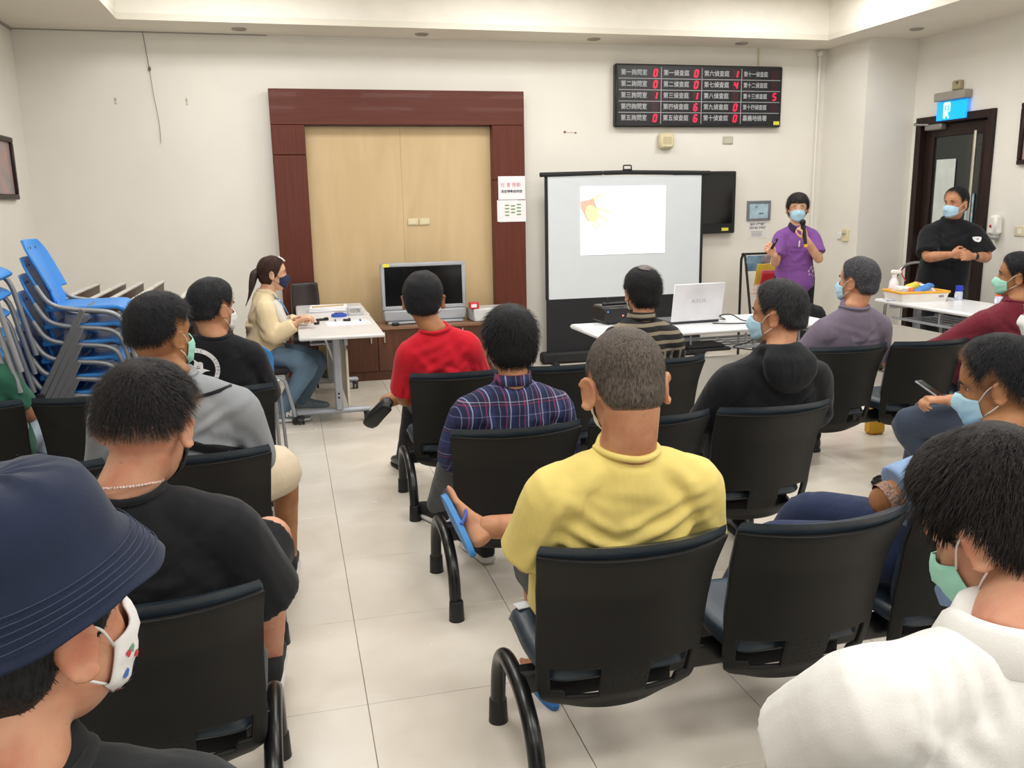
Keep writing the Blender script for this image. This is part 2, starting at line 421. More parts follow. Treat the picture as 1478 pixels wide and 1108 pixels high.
# ------------------------------------------------------------------ counter board
bd = thing('counter_board', 'black electronic queue board with white writing and red digits', 'display board', (4.045, WY, 2.555))
BW, BH, BD = 1.79, .585, .075
MB().box((0, -BD/2, 0), (BW, BD, BH), bev=.012).build('case', m_black, bd)
m_panel = mat('smoked board face', '#1C1D22', .3, var=.05); m_line = mat('white board line', '#A8A8AC', .6); m_txt = mat('white board lettering', '#B4B5B8', .6)
MB().box((0, -BD-.002, 0), (BW-.05, .004, BH-.05)).build('face', m_panel, bd, smooth=0)
m_digit = mat('lit red digit', '#FF1A44', .5, emit=1.3, emit_col='#FF1440'); m_dark = mat('unlit digit window', '#33161C', .4)
cols = [(-.865, -.425), (-.425, .005), (.005, .435), (.435, .865)]
rh = (BH-.06)/5; ln = MB()
for c in (-.425, .005, .435): ln.box((c, -BD-.005, 0), (.006, .002, BH-.06))
for r in range(1, 5): ln.box((0, -BD-.005, (BH-.06)/2-rh*r), (BW-.06, .002, .006))
ln.build('grid_line', m_line, bd, smooth=0)
ROWS = [[('第一詢問室', '0'), ('第一偵查庭', '0'), ('第六偵查庭', '1'), ('第十一偵查庭', '')],
        [('第二詢問室', '0'), ('第二偵查庭', '0'), ('第七偵查庭', '4'), ('第十二偵查庭', '')],
        [('第三詢問室', '1'), ('第三偵查庭', '1'), ('第八偵查庭', ''), ('第十三偵查庭', '5')],
        [('第四詢問室', ''), ('第四偵查庭', '6'), ('第九偵查庭', '0'), ('第十四偵查庭', '')],
        [('第五詢問室', '0'), ('第五偵查庭', '6'), ('第十偵查庭', '0'), ('嘉義地檢署', None)]]
SEG = {'0': 'abcdef', '1': 'bc', '4': 'bcfg', '5': 'acdfg', '6': 'acdefg'}
def digit(mb, ch, x, z, y, h=.062, wd=.030):
    S = dict(a=(0, h/2, 1), d=(0, -h/2, 1), g=(0, 0, 1), b=(wd/2, h/4, 0), c=(wd/2, -h/4, 0), f=(-wd/2, h/4, 0), e=(-wd/2, -h/4, 0))
    for k in SEG[ch]:
        sx, sz, hor = S[k]; sz_ = (wd*.85, .012) if hor else (.012, h*.42)
        pl = [(px, pz) for px, pz in ((sx-sz_[0]/2, sz-sz_[1]/2), (sx+sz_[0]/2, sz-sz_[1]/2), (sx+sz_[0]/2, sz+sz_[1]/2), (sx-sz_[0]/2, sz+sz_[1]/2))]
        mb.prism([(px+.17*pz, pz) for px, pz in pl], (x, y, z), EX, EZ, .003)
for r in range(5):
    for c in range(4):
        s, d = ROWS[r][c]; z = (BH-.06)/2-rh*(r+.5); x0, x1 = cols[c]
        tm = MB(); big = len(s) == 5
        put_text(tm, s, .058 if big else .054, (x0+.022, -BD-.0055, z), EX, EZ, 'LEFT', .0006, wide=.94 if big else .82)
        tm.build('lettering', m_txt, bd, smooth=0)
        if d is None: continue
        wdw = MB().box((x1-.065, -BD-.005, z), (.075, .002, .082)).build('digit_window', m_dark, bd, smooth=0)
        if d:
            dm = MB(); digit(dm, d, x1-.062, z, -BD-.007); dm.build('digit', m_digit, wdw, smooth=0)
MB().box((BW/2-.055, -BD-.004, -BH/2+.04), (.065, .002, .035)).build('yellow_tag', mat('yellow sticker', '#D8D24A', .6), bd, smooth=0)
tag(MB().tube([(4.70, WY-.012, 2.85), (4.70, WY-.012, 3.0), (4.70, WY-.012, CZ)], .007, 8).build('conduit', m_ivory), 'thin vertical conduit rising from the queue board to the soffit', 'conduit')
tag(MB().tube([(5.38, WY-.03, .02), (5.38, WY-.03, 1.5), (5.38, WY-.03, 2.98)], .013, 8).box((5.38, WY-.03, 2.99), (.05, .05, .05), bev=.01).build('conduit', m_wall), 'cream vertical conduit in the corner beside the pier', 'conduit')

# small things on the front wall
def wall_thing(name, lab, cat, x, z, w_, h_, d_, m, extra=None, y=WY, bev=.006):
    t = thing(name, lab, cat, (x, y, z)); MB().box((0, -d_/2, 0), (w_, d_, h_), bev=bev).build('body', m, t)
    if extra: extra(t)
    return t
def spk(t):
    g = MB()
    for k in range(6): g.box((0, -.071, .03-.012*k), (.09, .003, .004))
    g.build('grille', mat('speaker slot', '#A89B78', .6), t, smooth=0)
wall_thing('wall_speaker', 'cream square speaker box on the wall under the queue board', 'speaker', 3.70, 2.135, .155, .15, .07, m_ivory, spk, bev=.02)
def pl2(t): MB().box((0, -.014, 0), (.09, .004, .055), bev=.002).build('cover', mat('plate grey', '#BFB9AA', .5), t)
wall_thing('blank_plate', 'grey blank plate on the wall under the far end of the queue board', 'plate', 4.39, 2.14, .115, .078, .012, mat('plate grey', '#BFB9AA', .5), pl2)
hk = MB(); hk.tube(fillet([(-1.06, WY-.02, CZ), (-1.045, WY-.02, 2.86), (-1.035, WY-.02, 2.74), (-1.04, WY-.015, 2.72)], .05), .003, 6)
hk.sphere((-1.033, WY-.02, 2.73), (.012, .008, .02), 8, 6); hk.tube(fillet([(-1.035, WY-.02, 2.74), (-1.02, WY-.02, 2.5), (-.995, WY-.02, 2.3), (-1.00, WY-.02, 2.12)], .2), .0022, 6)
tag(hk.build('hanging_wire', mat('thin grey wire', '#6B665E', .6)), 'thin loose wire hanging from the soffit down the bare wall', 'wire')
for x, z, lab in ((-1.33, 2.46, 'small screw hole plug on the bare wall beside the hanging wire, corner side'), (-.76, 2.46, 'small screw hole plug on the bare wall beside the hanging wire, frame side')):
    tag(MB().box((x, WY-.004, z+.02), (.012, .008, .03), bev=.002).box((x, WY-.005, z-.012), (.01, .01, .012), bev=.002).build('wall_plug', mat('wall plug grey', '#B5AC9A', .6)), lab, 'wall plug')
tag(MB().box((2.66, WY-.005, 2.22), (.02, .01, .018), bev=.003).box((2.72, WY-.001, 2.215), (.09, .003, .002)).box((2.77, WY-.004, 2.212), (.014, .008, .012), bev=.002).build('wall_plug', mat('rusty plug', '#7A5140', .7)), 'rusty screw anchor with a scratch on the wall above the projector screen', 'wall plug')
# framed plaque and printed note next to the wall television
pq = thing('wall_plaque', 'silver framed pale blue plaque on the wall behind the standing presenter', 'plaque', (4.765, WY, 1.435))
fm = MB()
for (x, z, sx, sz) in ((0, .088, .27, .024), (0, -.088, .27, .02), (-.122, 0, .026, .16), (.122, 0, .026, .16)): fm.box((x, -.012, z), (sx, .024, sz), bev=.004)
fm.build('frame', mat('silver frame', '#85878F', .35, .5), pq)
MB().box((0, -.006, 0), (.225, .01, .16)).build('plate', mat('pale blue plaque', '#A9C3D0', .4, var=.1, vscale=18), pq, smooth=0)
tm = MB(); put_text(tm, '檢', .03, (-.03, -.0125, .035), EX, EZ); tm.box((.03, -.0125, -.03), (.05, .002, .012)); tm.build('lettering', mat('plaque ink', '#4E6A80', .6), pq, smooth=0)
nt = thing('printed_note', 'small white printed note taped on the wall below the plaque', 'note', (4.765, WY, 1.24))
MB().box((0, -.0015, 0), (.2, .003, .175)).build('sheet', mat('note paper', '#DEDCD8', .8, var=.02), nt, smooth=0)
tm = MB(); put_text(tm, '請勿 大聲喧嘩', .028, (0, -.0035, .055), EX, EZ, bold=.0008); put_text(tm, '謝謝 請保持安靜', .026, (0, -.0035, .018), EX, EZ, bold=.0008)
for k in range(4): tm.box((-.01, -.0035, -.022-.014*k), (.13-.02*(k % 2), .0012, .004))
tm.build('lettering', mat('note ink', '#6A6A82', .8), nt, smooth=0)

# ------------------------------------------------------------------ door side
m_dkw = wood('dark brown door wood', '#2E1F1A', '#211512', (25, 25, 1)); m_steel = mat('brushed steel', '#C9C3B4', .3, .85)
dr = struct(MB().box((RX2+.05, DY1-.035, DZ/2), (.17, .07, DZ), bev=.006).box((RX2+.05, DY0+.035, DZ/2), (.17, .07, DZ), bev=.006).box((RX2+.05, (DY0+DY1)/2, DZ-.035), (.17, DY1-DY0-.14, .07), bev=.006).build('door_1', m_dkw, smooth=0))
LY0, LY1 = DY0+.075, DY1-.075
lf = MB()
lf.box((RX2+.06, LY1-.055, 1.11), (.05, .11, 2.2), bev=.004).box((RX2+.06, LY0+.055, 1.11), (.05, .11, 2.2), bev=.004).box((RX2+.06, (LY0+LY1)/2, 2.155), (.05, LY1-LY0-.22, .11), bev=.004).box((RX2+.06, (LY0+LY1)/2, .12), (.05, LY1-LY0-.22, .22), bev=.004)
lf.build('door_leaf', m_dkw, dr, smooth=0)
mg = mat('dark door glass', '#5C6360', .05, trans=.85, var=.02)
MB().box((RX2+.06, (LY0+LY1)/2, 1.165), (.012, LY1-LY0-.22, 1.87)).build('door_glass', mg, dr, smooth=0)
MB().tube([(RX2-.02, LY0+.13, .75), (RX2-.02, LY0+.13, 1.5), (RX2-.02, LY0+.13, 2.12)], .016, 12).box((RX2+.01, LY0+.13, .85), (.06, .02, .02)).box((RX2+.01, LY0+.13, 2.0), (.06, .02, .02)).build('door_handle', m_steel, dr)
MB().box((RX2+.0, LY1-.16, 2.19), (.07, .22, .055), bev=.008).tube(fillet([(RX2-.03, LY1-.1, 2.215), (RX2-.1, LY1+.02, 2.225), (RX2-.02, LY1+.06, 2.25)], .02), .01, 8).build('door_closer', mat('closer grey', '#8F8B84', .4, .4), dr)
MB().box((RX2+.045, DY1-.36, 1.50), (.004, .25, .78)).build('paper_sheet', mat('frosted paper', '#C9CFC9', .8), dr, smooth=0)
MB().box((RX2+.045, LY0+.205, 1.42), (.004, .1, .3)).box((RX2+.043, LY0+.205, 1.49), (.002, .05, .07)).build('paper_sheet', mat('bluish paper', '#9FB9C8', .8, var=.2, vscale=20), dr, smooth=0)
MB().box((RX2+.03, LY1-.06, 1.07), (.004, .1, .2)).build('paper_sheet', mat('grid paper', '#A3B0B5', .8, var=.25, vscale=40), dr, smooth=0)
wallbox('wall_corridor', [(7.3, 7.4, 5.2, 9.2, 0, 2.9), (RX2+.14, 7.4, 9.2, 9.3, 0, 2.9), (RX2+.14, 7.4, 5.1, 5.2, 0, 2.9), (RX2+.14, 7.4, 5.2, 9.2, 2.8, 2.9), (RX2+.14, 7.4, 5.2, 9.2, -.1, 0)], mat('corridor grey', '#8C8F86', .8))  # the corridor's darkness is put into the grey wall colour
ex = thing('exit_sign', 'glowing blue exit sign above the dark door', 'exit sign', (RX2, 7.05, 2.365))
MB().box((-.045, 0, .082), (.09, .39, .075), bev=.008).build('housing', mat('exit housing', '#9A958B', .5), ex)
MB().box((-.04, 0, -.045), (.025, .37, .165), bev=.004).build('panel', mat('lit blue panel', '#0C9BFF', .4, emit=1.15, emit_col='#0596FF', var=.02), ex)
fg = MB(); q = -.0545
fg.box((q, .05, .015), (.002, .075, .03)).box((q, .085, -.04), (.002, .014, .12)).box((q, .015, -.02), (.002, .014, .07))
fg.sphere((q, .05, -.02), (.003, .014, .014), 10, 6).prism([(.03, -.04), (.07, -.04), (.075, -.075), (.085, -.11), (.07, -.115), (.05, -.08), (.03, -.115), (.015, -.11), (.035, -.07)], (q, 0, 0), EY, EZ, -.002)
fg.build('running_figure', mat('lit white pictogram', '#CFFBFF', .4, emit=1.3, emit_col='#C8F4FF'), ex, smooth=0)
wall = thing('door_chime', 'small beige box on the wall above the exit sign', 'chime', (RX2, 7.02, 2.535))
MB().box((-.025, 0, 0), (.05, .1, .085), bev=.01).build('body', mat('chime beige', '#A59A7C', .5), wall); MB().box((-.053, -.02, .02), (.006, .03, .02), bev=.002).build('button', mat('chime dark', '#6A604C', .5), wall)
sp = thing('soap_dispenser', 'white sanitizer dispenser on the wall beside the dark door', 'dispenser', (RX2, 6.41, 1.27))
MB().box((-.045, 0, .03), (.09, .1, .17), bev=.02).build('body', m_white, sp); MB().box((-.045, 0, -.075), (.07, .08, .04), bev=.015).build('nozzle', m_grey, sp)
MB().sphere((-.092, 0, .02), (.004, .014, .014), 12, 8).build('red_mark', mat('red mark', '#B02A2A', .5), sp)
sw = thing('light_switch', 'ivory light switch on the door wall at the edge of the room', 'switch', (RX2, 6.17, 1.25))
MB().box((-.006, 0, 0), (.012, .12, .08), bev=.004).build('plate', m_ivory, sw); MB().box((-.014, 0, 0), (.006, .04, .045), bev=.002).build('rocker', m_white, sw)
s2 = thing('light_switch', 'white wall switch with a small knob on the pier beside the presenter', 'switch', (RX, 7.79, 1.18))
MB().box((-.01, 0, 0), (.02, .1, .12), bev=.005).build('plate', m_ivory, s2); MB().box((-.03, 0, .02), (.03, .03, .03), bev=.008).build('knob', m_grey, s2); MB().box((-.008, .1, -.01), (.016, .07, .07), bev=.006).build('bell', m_white, s2)
def picture(lab, x, y0, y1, z0, z1, sgn, colr, colr2):
    t = thing('wall_picture', lab, 'picture', (x, (y0+y1)/2, (z0+z1)/2)); W_, H_ = y1-y0, z1-z0; f = MB()
    for (dy, dz, sy, sz) in ((0, H_/2-.02, W_, .04), (0, -H_/2+.02, W_, .04), (-W_/2+.02, 0, .04, H_-.08), (W_/2-.02, 0, .04, H_-.08)): f.box((sgn*.018, dy, dz), (.036, sy, sz), bev=.006)
    f.build('frame', wood('dark picture wood', '#33211C', '#241612'), t)
    MB().box((sgn*.008, 0, 0), (.012, W_-.08, H_-.08)).build('print', mat('print '+lab[:20], colr, .35, var=.3, vscale=7, col2=colr2), t, smooth=0)
    tl = MB().tube([(sgn*.006, 0, H_/2), (sgn*.004, 0, H_/2+.17)], .0025, 6).build('hook', mat('dark hook', '#3A332E', .5), t)
picture('dark framed picture with grey and pink tones on the bare side wall', LX, 7.10, 7.82, 1.66, 2.135, 1, '#8C8A90', '#B48E88')
picture('dark framed picture high on the wall past the door', RX2, 5.45, 6.26, 1.80, 2.30, -1, '#C9BFA8', '#9A7A66')
# ------------------------------------------------------------------ projector screen, wall television, low cabinet, silver television
m_scr = mat('white screen cloth', '#D2D8DD', .85, var=.01)
ps = thing('projector_screen', 'white pull-up projector screen with black border and floor case', 'screen', (3.22, 8.1, 0))
o_ = (3.22, 8.1, 0); X0, X1 = 2.39, 4.05
MB().box((3.22, 8.1, .06), (X1-X0+.1, .13, .11), bev=.02).box((2.45, 8.07, .015), (.06, .3, .03), bev=.008).box((3.98, 8.07, .015), (.06, .3, .03), bev=.008).build('floor_case', m_blackm, ps, o_)
MB().box((3.22, 8.1, .37), (X1-X0-.02, .006, .54)).box((X0+.018, 8.1, 1.22), (.03, .006, 1.18)).box((X1-.022, 8.1, 1.22), (.03, .006, 1.18)).build('border', mat('black screen border', '#191A1E', .8), ps, o_, smooth=0)
MB().box((3.22, 8.099, 1.215), (X1-X0-.075, .005, 1.165)).build('cloth', m_scr, ps, o_, smooth=0)
MB().tube([(X0-.04, 8.1, 1.815), (3.22, 8.1, 1.83), (X1+.05, 8.1, 1.815)], .022, 10).build('top_bar', m_blackm, ps, o_)
MB().tube(fillet([(3.185, 8.09, 1.84), (3.185, 8.09, 1.895), (3.265, 8.09, 1.895), (3.265, 8.09, 1.84)], .012), .007, 8).box((3.225, 8.09, 1.852), (.09, .03, .02), bev=.004).build('handle', m_black, ps, o_)
MB().tube([(2.97, 8.086, 1.845), (2.975, 8.084, 1.81), (2.972, 8.09, 1.78)], .003, 6).build('string', m_white, ps, o_)
# the projected slide, a lit image on the cloth
sl = thing('projected_slide', 'bright white slide with a pale hand picture projected on the screen', 'projection', (3.19, 8.09, 1.375))
MB().box((0, 0.003, 0), (.88, .003, .65)).build('slide', mat('lit white slide', '#FFFFFF', .9, emit=.55, var=0), sl, smooth=0)
hand = MB(); hf = MB(); hp = MB()
hp.prism([(-.44, .19), (-.36, .20), (-.31, .215), (-.29, .16), (-.26, .08), (-.30, .01), (-.37, .0), (-.42, .09), (-.44, .12)], (0, .0012, 0), EX, EZ, .0006)
for (x, z, dx, dz, l, wd) in ((-.33, .20, .86, .42, .15, .028), (-.275, .12, .92, -.25, .15, .024), (-.28, .075, .78, -.6, .155, .024), (-.31, .03, .66, -.75, .14, .022), (-.35, .01, .62, -.78, .12, .02)):
    u = unit((dx, 0, dz)); n = V(-u[2], 0, u[0]); o = V(x, .0012, z)
    hf.prism([(0, -wd), (l*.6, -wd*.85), (l*.95, -wd*.5), (l, 0), (l*.95, wd*.5), (l*.6, wd*.85), (0, wd)], o, u, n, .0006)
hp.build('palm', mat('slide coral', '#F5A896', .9, emit=.42, emit_col='#FFB4A0', var=.03), sl, smooth=0)
hf.build('fingers', mat('slide cream', '#FFE6C8', .9, emit=.42, emit_col='#FFE4BC', var=.03), sl, smooth=0)
a = np.arange(20)*2*PI/20
MB().prism([(.06*math.cos(t), .085*math.sin(t)) for t in a], (-.325, .0006, .07), unit((1, 0, .5)), unit((-.5, 0, 1)), .0006).build('yellow_heart', mat('slide yellow', '#FFF0B0', .9, emit=.42, emit_col='#FFEE98', var=.02), sl, smooth=0)
tv = thing('wall_television', 'black flat television on the wall behind the projector screen', 'television', (4.12, WY, 1.525))
MB().box((0, -.06, 0), (.67, .07, .62), bev=.012).build('case', m_black, tv); MB().box((0, -.0975, .03), (.58, .006, .48)).build('screen', mat('black tv glass', '#0C0D0F', .12), tv, smooth=0)
MB().box((.22, -.098, -.268), (.075, .004, .03)).build('yellow_tag', mat('yellow sticker', '#D8D24A', .6), tv, smooth=0); MB().box((0, -.015, 0), (.2, .03, .2)).build('bracket', m_blackm, tv)
m_walv = wood('walnut laminate', '#5C3A2B', '#4D2F22', (18, 18, 1)); m_walt = wood('walnut laminate top', '#8C6A53', '#7C5A45', (2, 18, 18), .3)
cb = thing('low_cabinet', 'low brown laminate cabinet under the silver television', 'cabinet', (1.09, 8.0, 0)); o_ = (1.09, 8.0, 0)
cm = MB().box((1.09, 8.0, .04), (1.44, .32, .08))
for x in (.355, 1.09, 1.825): cm.box((x, 8.0, .27), (.022, .32, .38))
cm.box((1.09, 8.15, .27), (1.45, .02, .38)).box((1.09, 8.0, .09), (1.45, .32, .02)); cm.build('carcass', m_walv, cb, o_, smooth=0)
MB().box((1.09, 7.985, .475), (1.5, .36, .03), bev=.004).build('top', m_walt, cb, o_, smooth=0)
for i in range(4):
    x = .37+.36*i+.18; d = MB().box((x, 7.83, .275), (.355, .018, .37), bev=.002).build('door', m_walv, cb, o_, smooth=0)
    hx = x+(.12 if i % 2 == 0 else -.12); MB().box((hx, 7.812, .395), (.014, .02, .1), bev=.004).build('handle', m_steel, d, o_)
m_silver = mat('silver television plastic', '#A9ACB2', .4, .15)
st = thing('silver_television', 'old silver flat television standing on the low brown cabinet', 'television', (1.19, 8.02, .49)); 
fm = MB()
for (x, z, sx, sz) in ((0, .535, .78, .035), (0, .145, .78, .04), (-.373, .34, .035, .39), (.373, .34, .035, .39)): fm.box((x, 0, z), (sx, .09, sz), bev=.008)
fm.box((0, .05, .34), (.76, .06, .4), bev=.01); fm.build('bezel', m_silver, st)
MB().box((0, -.03, .34), (.715, .02, .355)).build('screen', mat('black tv glass', '#0C0D0F', .12), st, smooth=0)
MB().box((0, -.01, .075), (.76, .14, .1), bev=.012).box((0, 0, .012), (.7, .24, .024), bev=.008).build('base', m_silver, st)
MB().box((-.34, -.047, .535), (.06, .004, .03)).build('yellow_tag', mat('yellow sticker bright', '#E6D93A', .6), st, smooth=0)
tag(MB().tube(fillet([(.87, 7.86, .50), (.94, 7.83, .503), (1.05, 7.86, .503), (1.3, 7.84, .503)], .05), .005, 6).box((.9, 7.85, .505), (.07, .04, .03), bev=.01).build('adapter_cable', m_black), 'black adapter and cable lying at the foot of the silver television', 'cable')
tag(MB().box((1.79, 7.97, .55), (.36, .26, .12), rot=rotm(0, 0, .1), bev=.01).build('paper_pack', mat('plastic wrapped paper', '#C9CBCB', .3, var=.08)), 'plastic wrapped white paper packs beside the silver television', 'paper pack')
rt = thing('tape_roll', 'small red and white box on the paper pack beside the silver television', 'box', (1.63, 7.86, .61)); MB().box((0, 0, .03), (.09, .06, .06), bev=.006).build('body', mat('red carton', '#C62A36', .5), rt); MB().box((-.005, -.031, .03), (.05, .003, .03)).build('label', m_paper, rt, smooth=0)

# ------------------------------------------------------------------ flip-top desk with casters, beside the woman
m_top = mat('pale grey desk top', '#D4D3D2', .35, var=.02); m_sil = mat('silver grey paint', '#A3A8B0', .4, .3); m_cream = mat('cream modesty board', '#D8D0BC', .6)
DX, DY, DH = .32, 6.98, .70
dk = thing('folding_desk', 'pale grey flip-top desk on casters in front of the seated woman', 'desk', (DX, DY, 0)); o_ = (DX, DY, 0)
MB().box((DX, DY, DH-.0125), (.58, 2.0, .025), bev=.01).build('desk_top', m_top, dk, o_)
for yy in (6.39, 7.55):
    MB().box((.29, yy, .36), (.055, .08, .54), bev=.01).box((.29, yy, .645), (.09, .1, .05), bev=.012).build('leg', m_sil, dk, o_)
    MB().box((.25, yy, .085), (.54, .05, .04), bev=.015).build('foot', m_sil, dk, o_)
    for xx in (.01, .49):
        c = MB()
        for s_ in (-.014, .014): c.tube([(xx+s_-.008, yy, .03), (xx+s_+.008, yy, .03)], .03, 14)
        c.box((xx, yy, .055), (.05, .05, .03), bev=.01); c.build('caster', m_black, dk, o_)
    MB().tube(fillet([(.14, yy+.05, .64), (.22, yy+.04, .62), (.28, yy+.02, .42)], .03), .009, 8).build('brace', m_white, dk, o_)
MB().box((.36, DY, .6), (.03, 1.2, .07), bev=.008).build('beam', m_sil, dk, o_); MB().box((.365, DY, .32), (.018, 1.14, .42), bev=.003).build('modesty_panel', m_cream, dk, o_)
MB().box((.22, DY, .58), (.22, 1.1, .012)).tube([(.12, 6.45, .6), (.12, 7.5, .6)], .007, 8).build('book_shelf', m_sil, dk, o_)
tm = MB()
for p in ((.32, 6.349, .19), (.32, 6.349, .22)): tm.sphere((.29, 6.348, p[2]), (.008, .004, .008), 10, 6)
tm.build('screw', m_black, dk, o_)
def sheet(lab, x, y, z, w_, h_, rz, m=m_paper, n=1, t=.002, name='paper_sheet', cat='paper'):
    b = MB(); random.seed(int(x*1000))
    for k in range(n): b.box((x+random.uniform(-.008, .008)*(n > 1), y+random.uniform(-.008, .008)*(n > 1), z+t*(k+.5)), (w_, h_, t*.96), rot=rotm(0, 0, rz+random.uniform(-.1, .1)*(n > 1)))
    return tag(b.build(name, m, smooth=0), lab, cat)
sheet('white form lying on the near end of the desk', .40, 6.62, DH, .32, .24, .08)
sheet('stack of white documents and folders on the far half of the desk', .30, 7.44, DH, .30, .24, -.1, n=7, t=.006, name='document_stack')
tag(MB().tube([(.16, 7.36, DH+.05), (.42, 7.40, DH+.052)], .005, 8).build('pen', mat('brass pen', '#B59A4C', .4, .5)), 'brass coloured pen lying on the document stack', 'pen')
bx = thing('tissue_box', 'small grey and white box on the desk beside the blue stamp pad', 'box', (.49, 7.10, DH)); MB().box((0, 0, .035), (.12, .08, .07), bev=.006).build('body', mat('pale grey carton', '#C2C4C4', .6), bx); MB().box((0, -.041, .04), (.08, .002, .03)).build('label', mat('carton print', '#A09C96', .6, var=.3, vscale=80), bx, smooth=0)
bp = thing('stamp_pad', 'flat round blue stamp pad on the desk', 'stamp pad', (.36, 7.05, DH)); MB().lathe([(.001, 0), (.062, 0), (.062, .018), (.056, .022), (.001, .022)], n=24).build('base', mat('royal blue plastic', '#2A4FAE', .4), bp); MB().lathe([(.001, .0225), (.04, .0225), (.036, .03), (.001, .03)], n=20).build('lid', mat('deep blue plastic', '#203A86', .4), bp)
sheet('clear folder on the desk beside the small grey box', .555, 7.2, DH, .1, .2, .05, mat('clear plastic folder', '#D2D6DA', .2), name='plastic_folder', cat='folder')
for (x, y, l, rz, lab, nm) in ((.22, 6.83, .1, .2, 'black marker cap end lying on the desk near the hands', 'marker_pen'), (.17, 6.62, .045, .5, 'small black stapler lying on the desk edge near the hands', 'stapler'), (.40, 6.72, .06, -.3, 'dark eraser lying on the white form', 'eraser')):
    tag(MB().box((x, y, DH+.011), (l, .022, .018), rot=rotm(0, 0, rz), bev=.006).box((x+l*.3, y, DH+.022), (l*.3, .02, .008), rot=rotm(0, 0, rz), bev=.003).build(nm, m_black), lab, nm.replace('_', ' '))
for (x, y, lab) in ((.315, 6.74, 'blue ballpoint tip resting on the white form, nearer the woman'), (.50, 6.68, 'blue pen cap standing on the white form near the desk corner')):
    tag(MB().tube([(x, y, DH+.008), (x, y+.05, DH+.009)], .006, 8).tube([(x, y+.05, DH+.009), (x+.002, y+.065, DH+.009)], .004, 8).build('pen_end', mat('ink blue plastic', '#3B4E9A', .4)), lab, 'marker')  # blue pen tip and pen cap on the form

# ------------------------------------------------------------------ training tables at the front
def training_table(lab, x, y, L, D, rz, shelf_side=1):
    """long axis local X, audience side local -Y"""
    t = thing('training_table', lab, 'table', (x, y, 0), rz); h = .74
    MB().box((0, 0, h-.015), (L, D, .03), bev=.012).build('table_top', m_ttop, t)
    for sx in (-1, 1):
        X = sx*(L/2-.16)
        MB().box((X, 0, .39), (.05, .05, .62), bev=.008).build('leg', m_sil, t)
        MB().box((X, 0, .045), (.05, D-.08, .04), bev=.012).build('foot', m_sil, t)
        MB().box((X, 0, .69), (.06, D-.1, .03), bev=.008).build('bracket', m_sil, t)
        for sy in (-1, 1):
            c = MB(); c.tube([(X-.012, sy*(D/2-.07), .025), (X+.012, sy*(D/2-.07), .025)], .025, 14); c.build('caster', m_black, t)
    sh = MB()
    for k in range(4): sh.box((0, -.02+.09*k-.1, .585), (L-.34, .012, .012), bev=.003)
    sh.box((0, -D/2+.07, .60), (L-.3, .014, .02), bev=.004).box((0, D/2-.12, .60), (L-.3, .014, .02), bev=.004)
    for k in range(4): sh.box((-L/2+.25+(L-.5)*k/3, 0, .6), (.012, D-.2, .012), bev=.003)
    for k in range(4): sh.box((-L/2+.25+(L-.5)*k/3, -D/2+.07, .65), (.012, .012, .09), bev=.003)
    sh.build('wire_shelf', m_sil, t)
    MB().box((0, -D/2+.06, .385), (L-.22, .016, .33), bev=.003).build('modesty_panel', mat('grey modesty panel', '#C6C4BC', .5, var=.02), t)
    return t
m_ttop = mat('white laminate', '#E4E5E8', .3, var=.012)
training_table('white laminate training table carrying the laptop and projector', 2.71, 5.40, 1.71, .60, .02)
training_table('white laminate training table with the supply basket near the door', 4.95, 5.30, 1.80, .60, -PI/2)
# devices
T1 = .74
pj = thing('projector', 'black box projector with a tiny red light on the white table', 'projector', (2.18, 5.66, T1), .05)
MB().box((0, 0, .065), (.26, .24, .11), bev=.012).box((-.08, -.1, .008), (.03, .03, .016)).box((.08, -.1, .008), (.03, .03, .016)).box((0, .1, .008), (.03, .03, .016)).build('body', m_black, pj)
MB().tube([(.0, .10, .065), (.0, .15, .065)], .035, 16).build('lens', mat('lens glass', '#20242C', .1), pj)
MB().sphere((.0, -.121, .06), (.006, .003, .006), 10, 6).build('power_light', mat('red led', '#FF6A7A', .4, emit=2.5, emit_col='#FF5060'), pj)
MB().sphere((-.11, -.121, .09), (.004, .003, .004), 10, 6).build('status_light', mat('blue led', '#5AA0FF', .4, emit=2, emit_col='#4A90FF'), pj)
gr = MB()
for k in range(6): gr.box((.02+.016*k, -.1215, .035), (.006, .003, .03))
gr.build('vent', m_blackm, pj, smooth=0)
tag(MB().tube([(2.06, 5.60, T1+.135), (2.30, 5.63, T1+.135)], .012, 10).box((2.10, 5.605, T1+.155), (.012, .012, .05)).build('remote_control', m_black), 'thin black remote lying on top of the box projector', 'remote')
lp = thing('laptop', 'open white laptop seen from the back of its lid', 'laptop', (2.66, 5.42, T1), .06)
m_lap = mat('pearl white laptop', '#DCDCE0', .35)
MB().box((0, .11, .010), (.37, .25, .018), bev=.006).build('keyboard_base', mat('dark laptop base', '#33353B', .4), lp)
lr = rotm(-.17, 0, 0)
MB().box((0, -.045, .148), (.385, .011, .262), rot=rotm(.17, 0, 0), bev=.006).build('lid', m_lap, lp)
lt = MB(); put_text(lt, 'ASUS', .036, (0, -.0525, .155), EX, V(0, -.169, .986), wide=1.4); lt.build('logo', mat('laptop logo grey', '#B3B4BA', .3, .4), lp, smooth=0)
MB().box((0, -.037, .148), (.35, .002, .225), rot=rotm(.17, 0, 0)).build('screen', mat('black tv glass', '#0C0D0F', .12), lp, smooth=0)
ca = MB(); ca.tube(fillet([(2.86, 5.52, T1+.01), (2.92, 5.44, T1+.005), (2.80, 5.36, T1+.05), (2.87, 5.31, T1+.07), (2.98, 5.33, T1+.006), (3.10, 5.36, T1+.006), (3.18, 5.45, T1+.02)], .05), .004, 7)
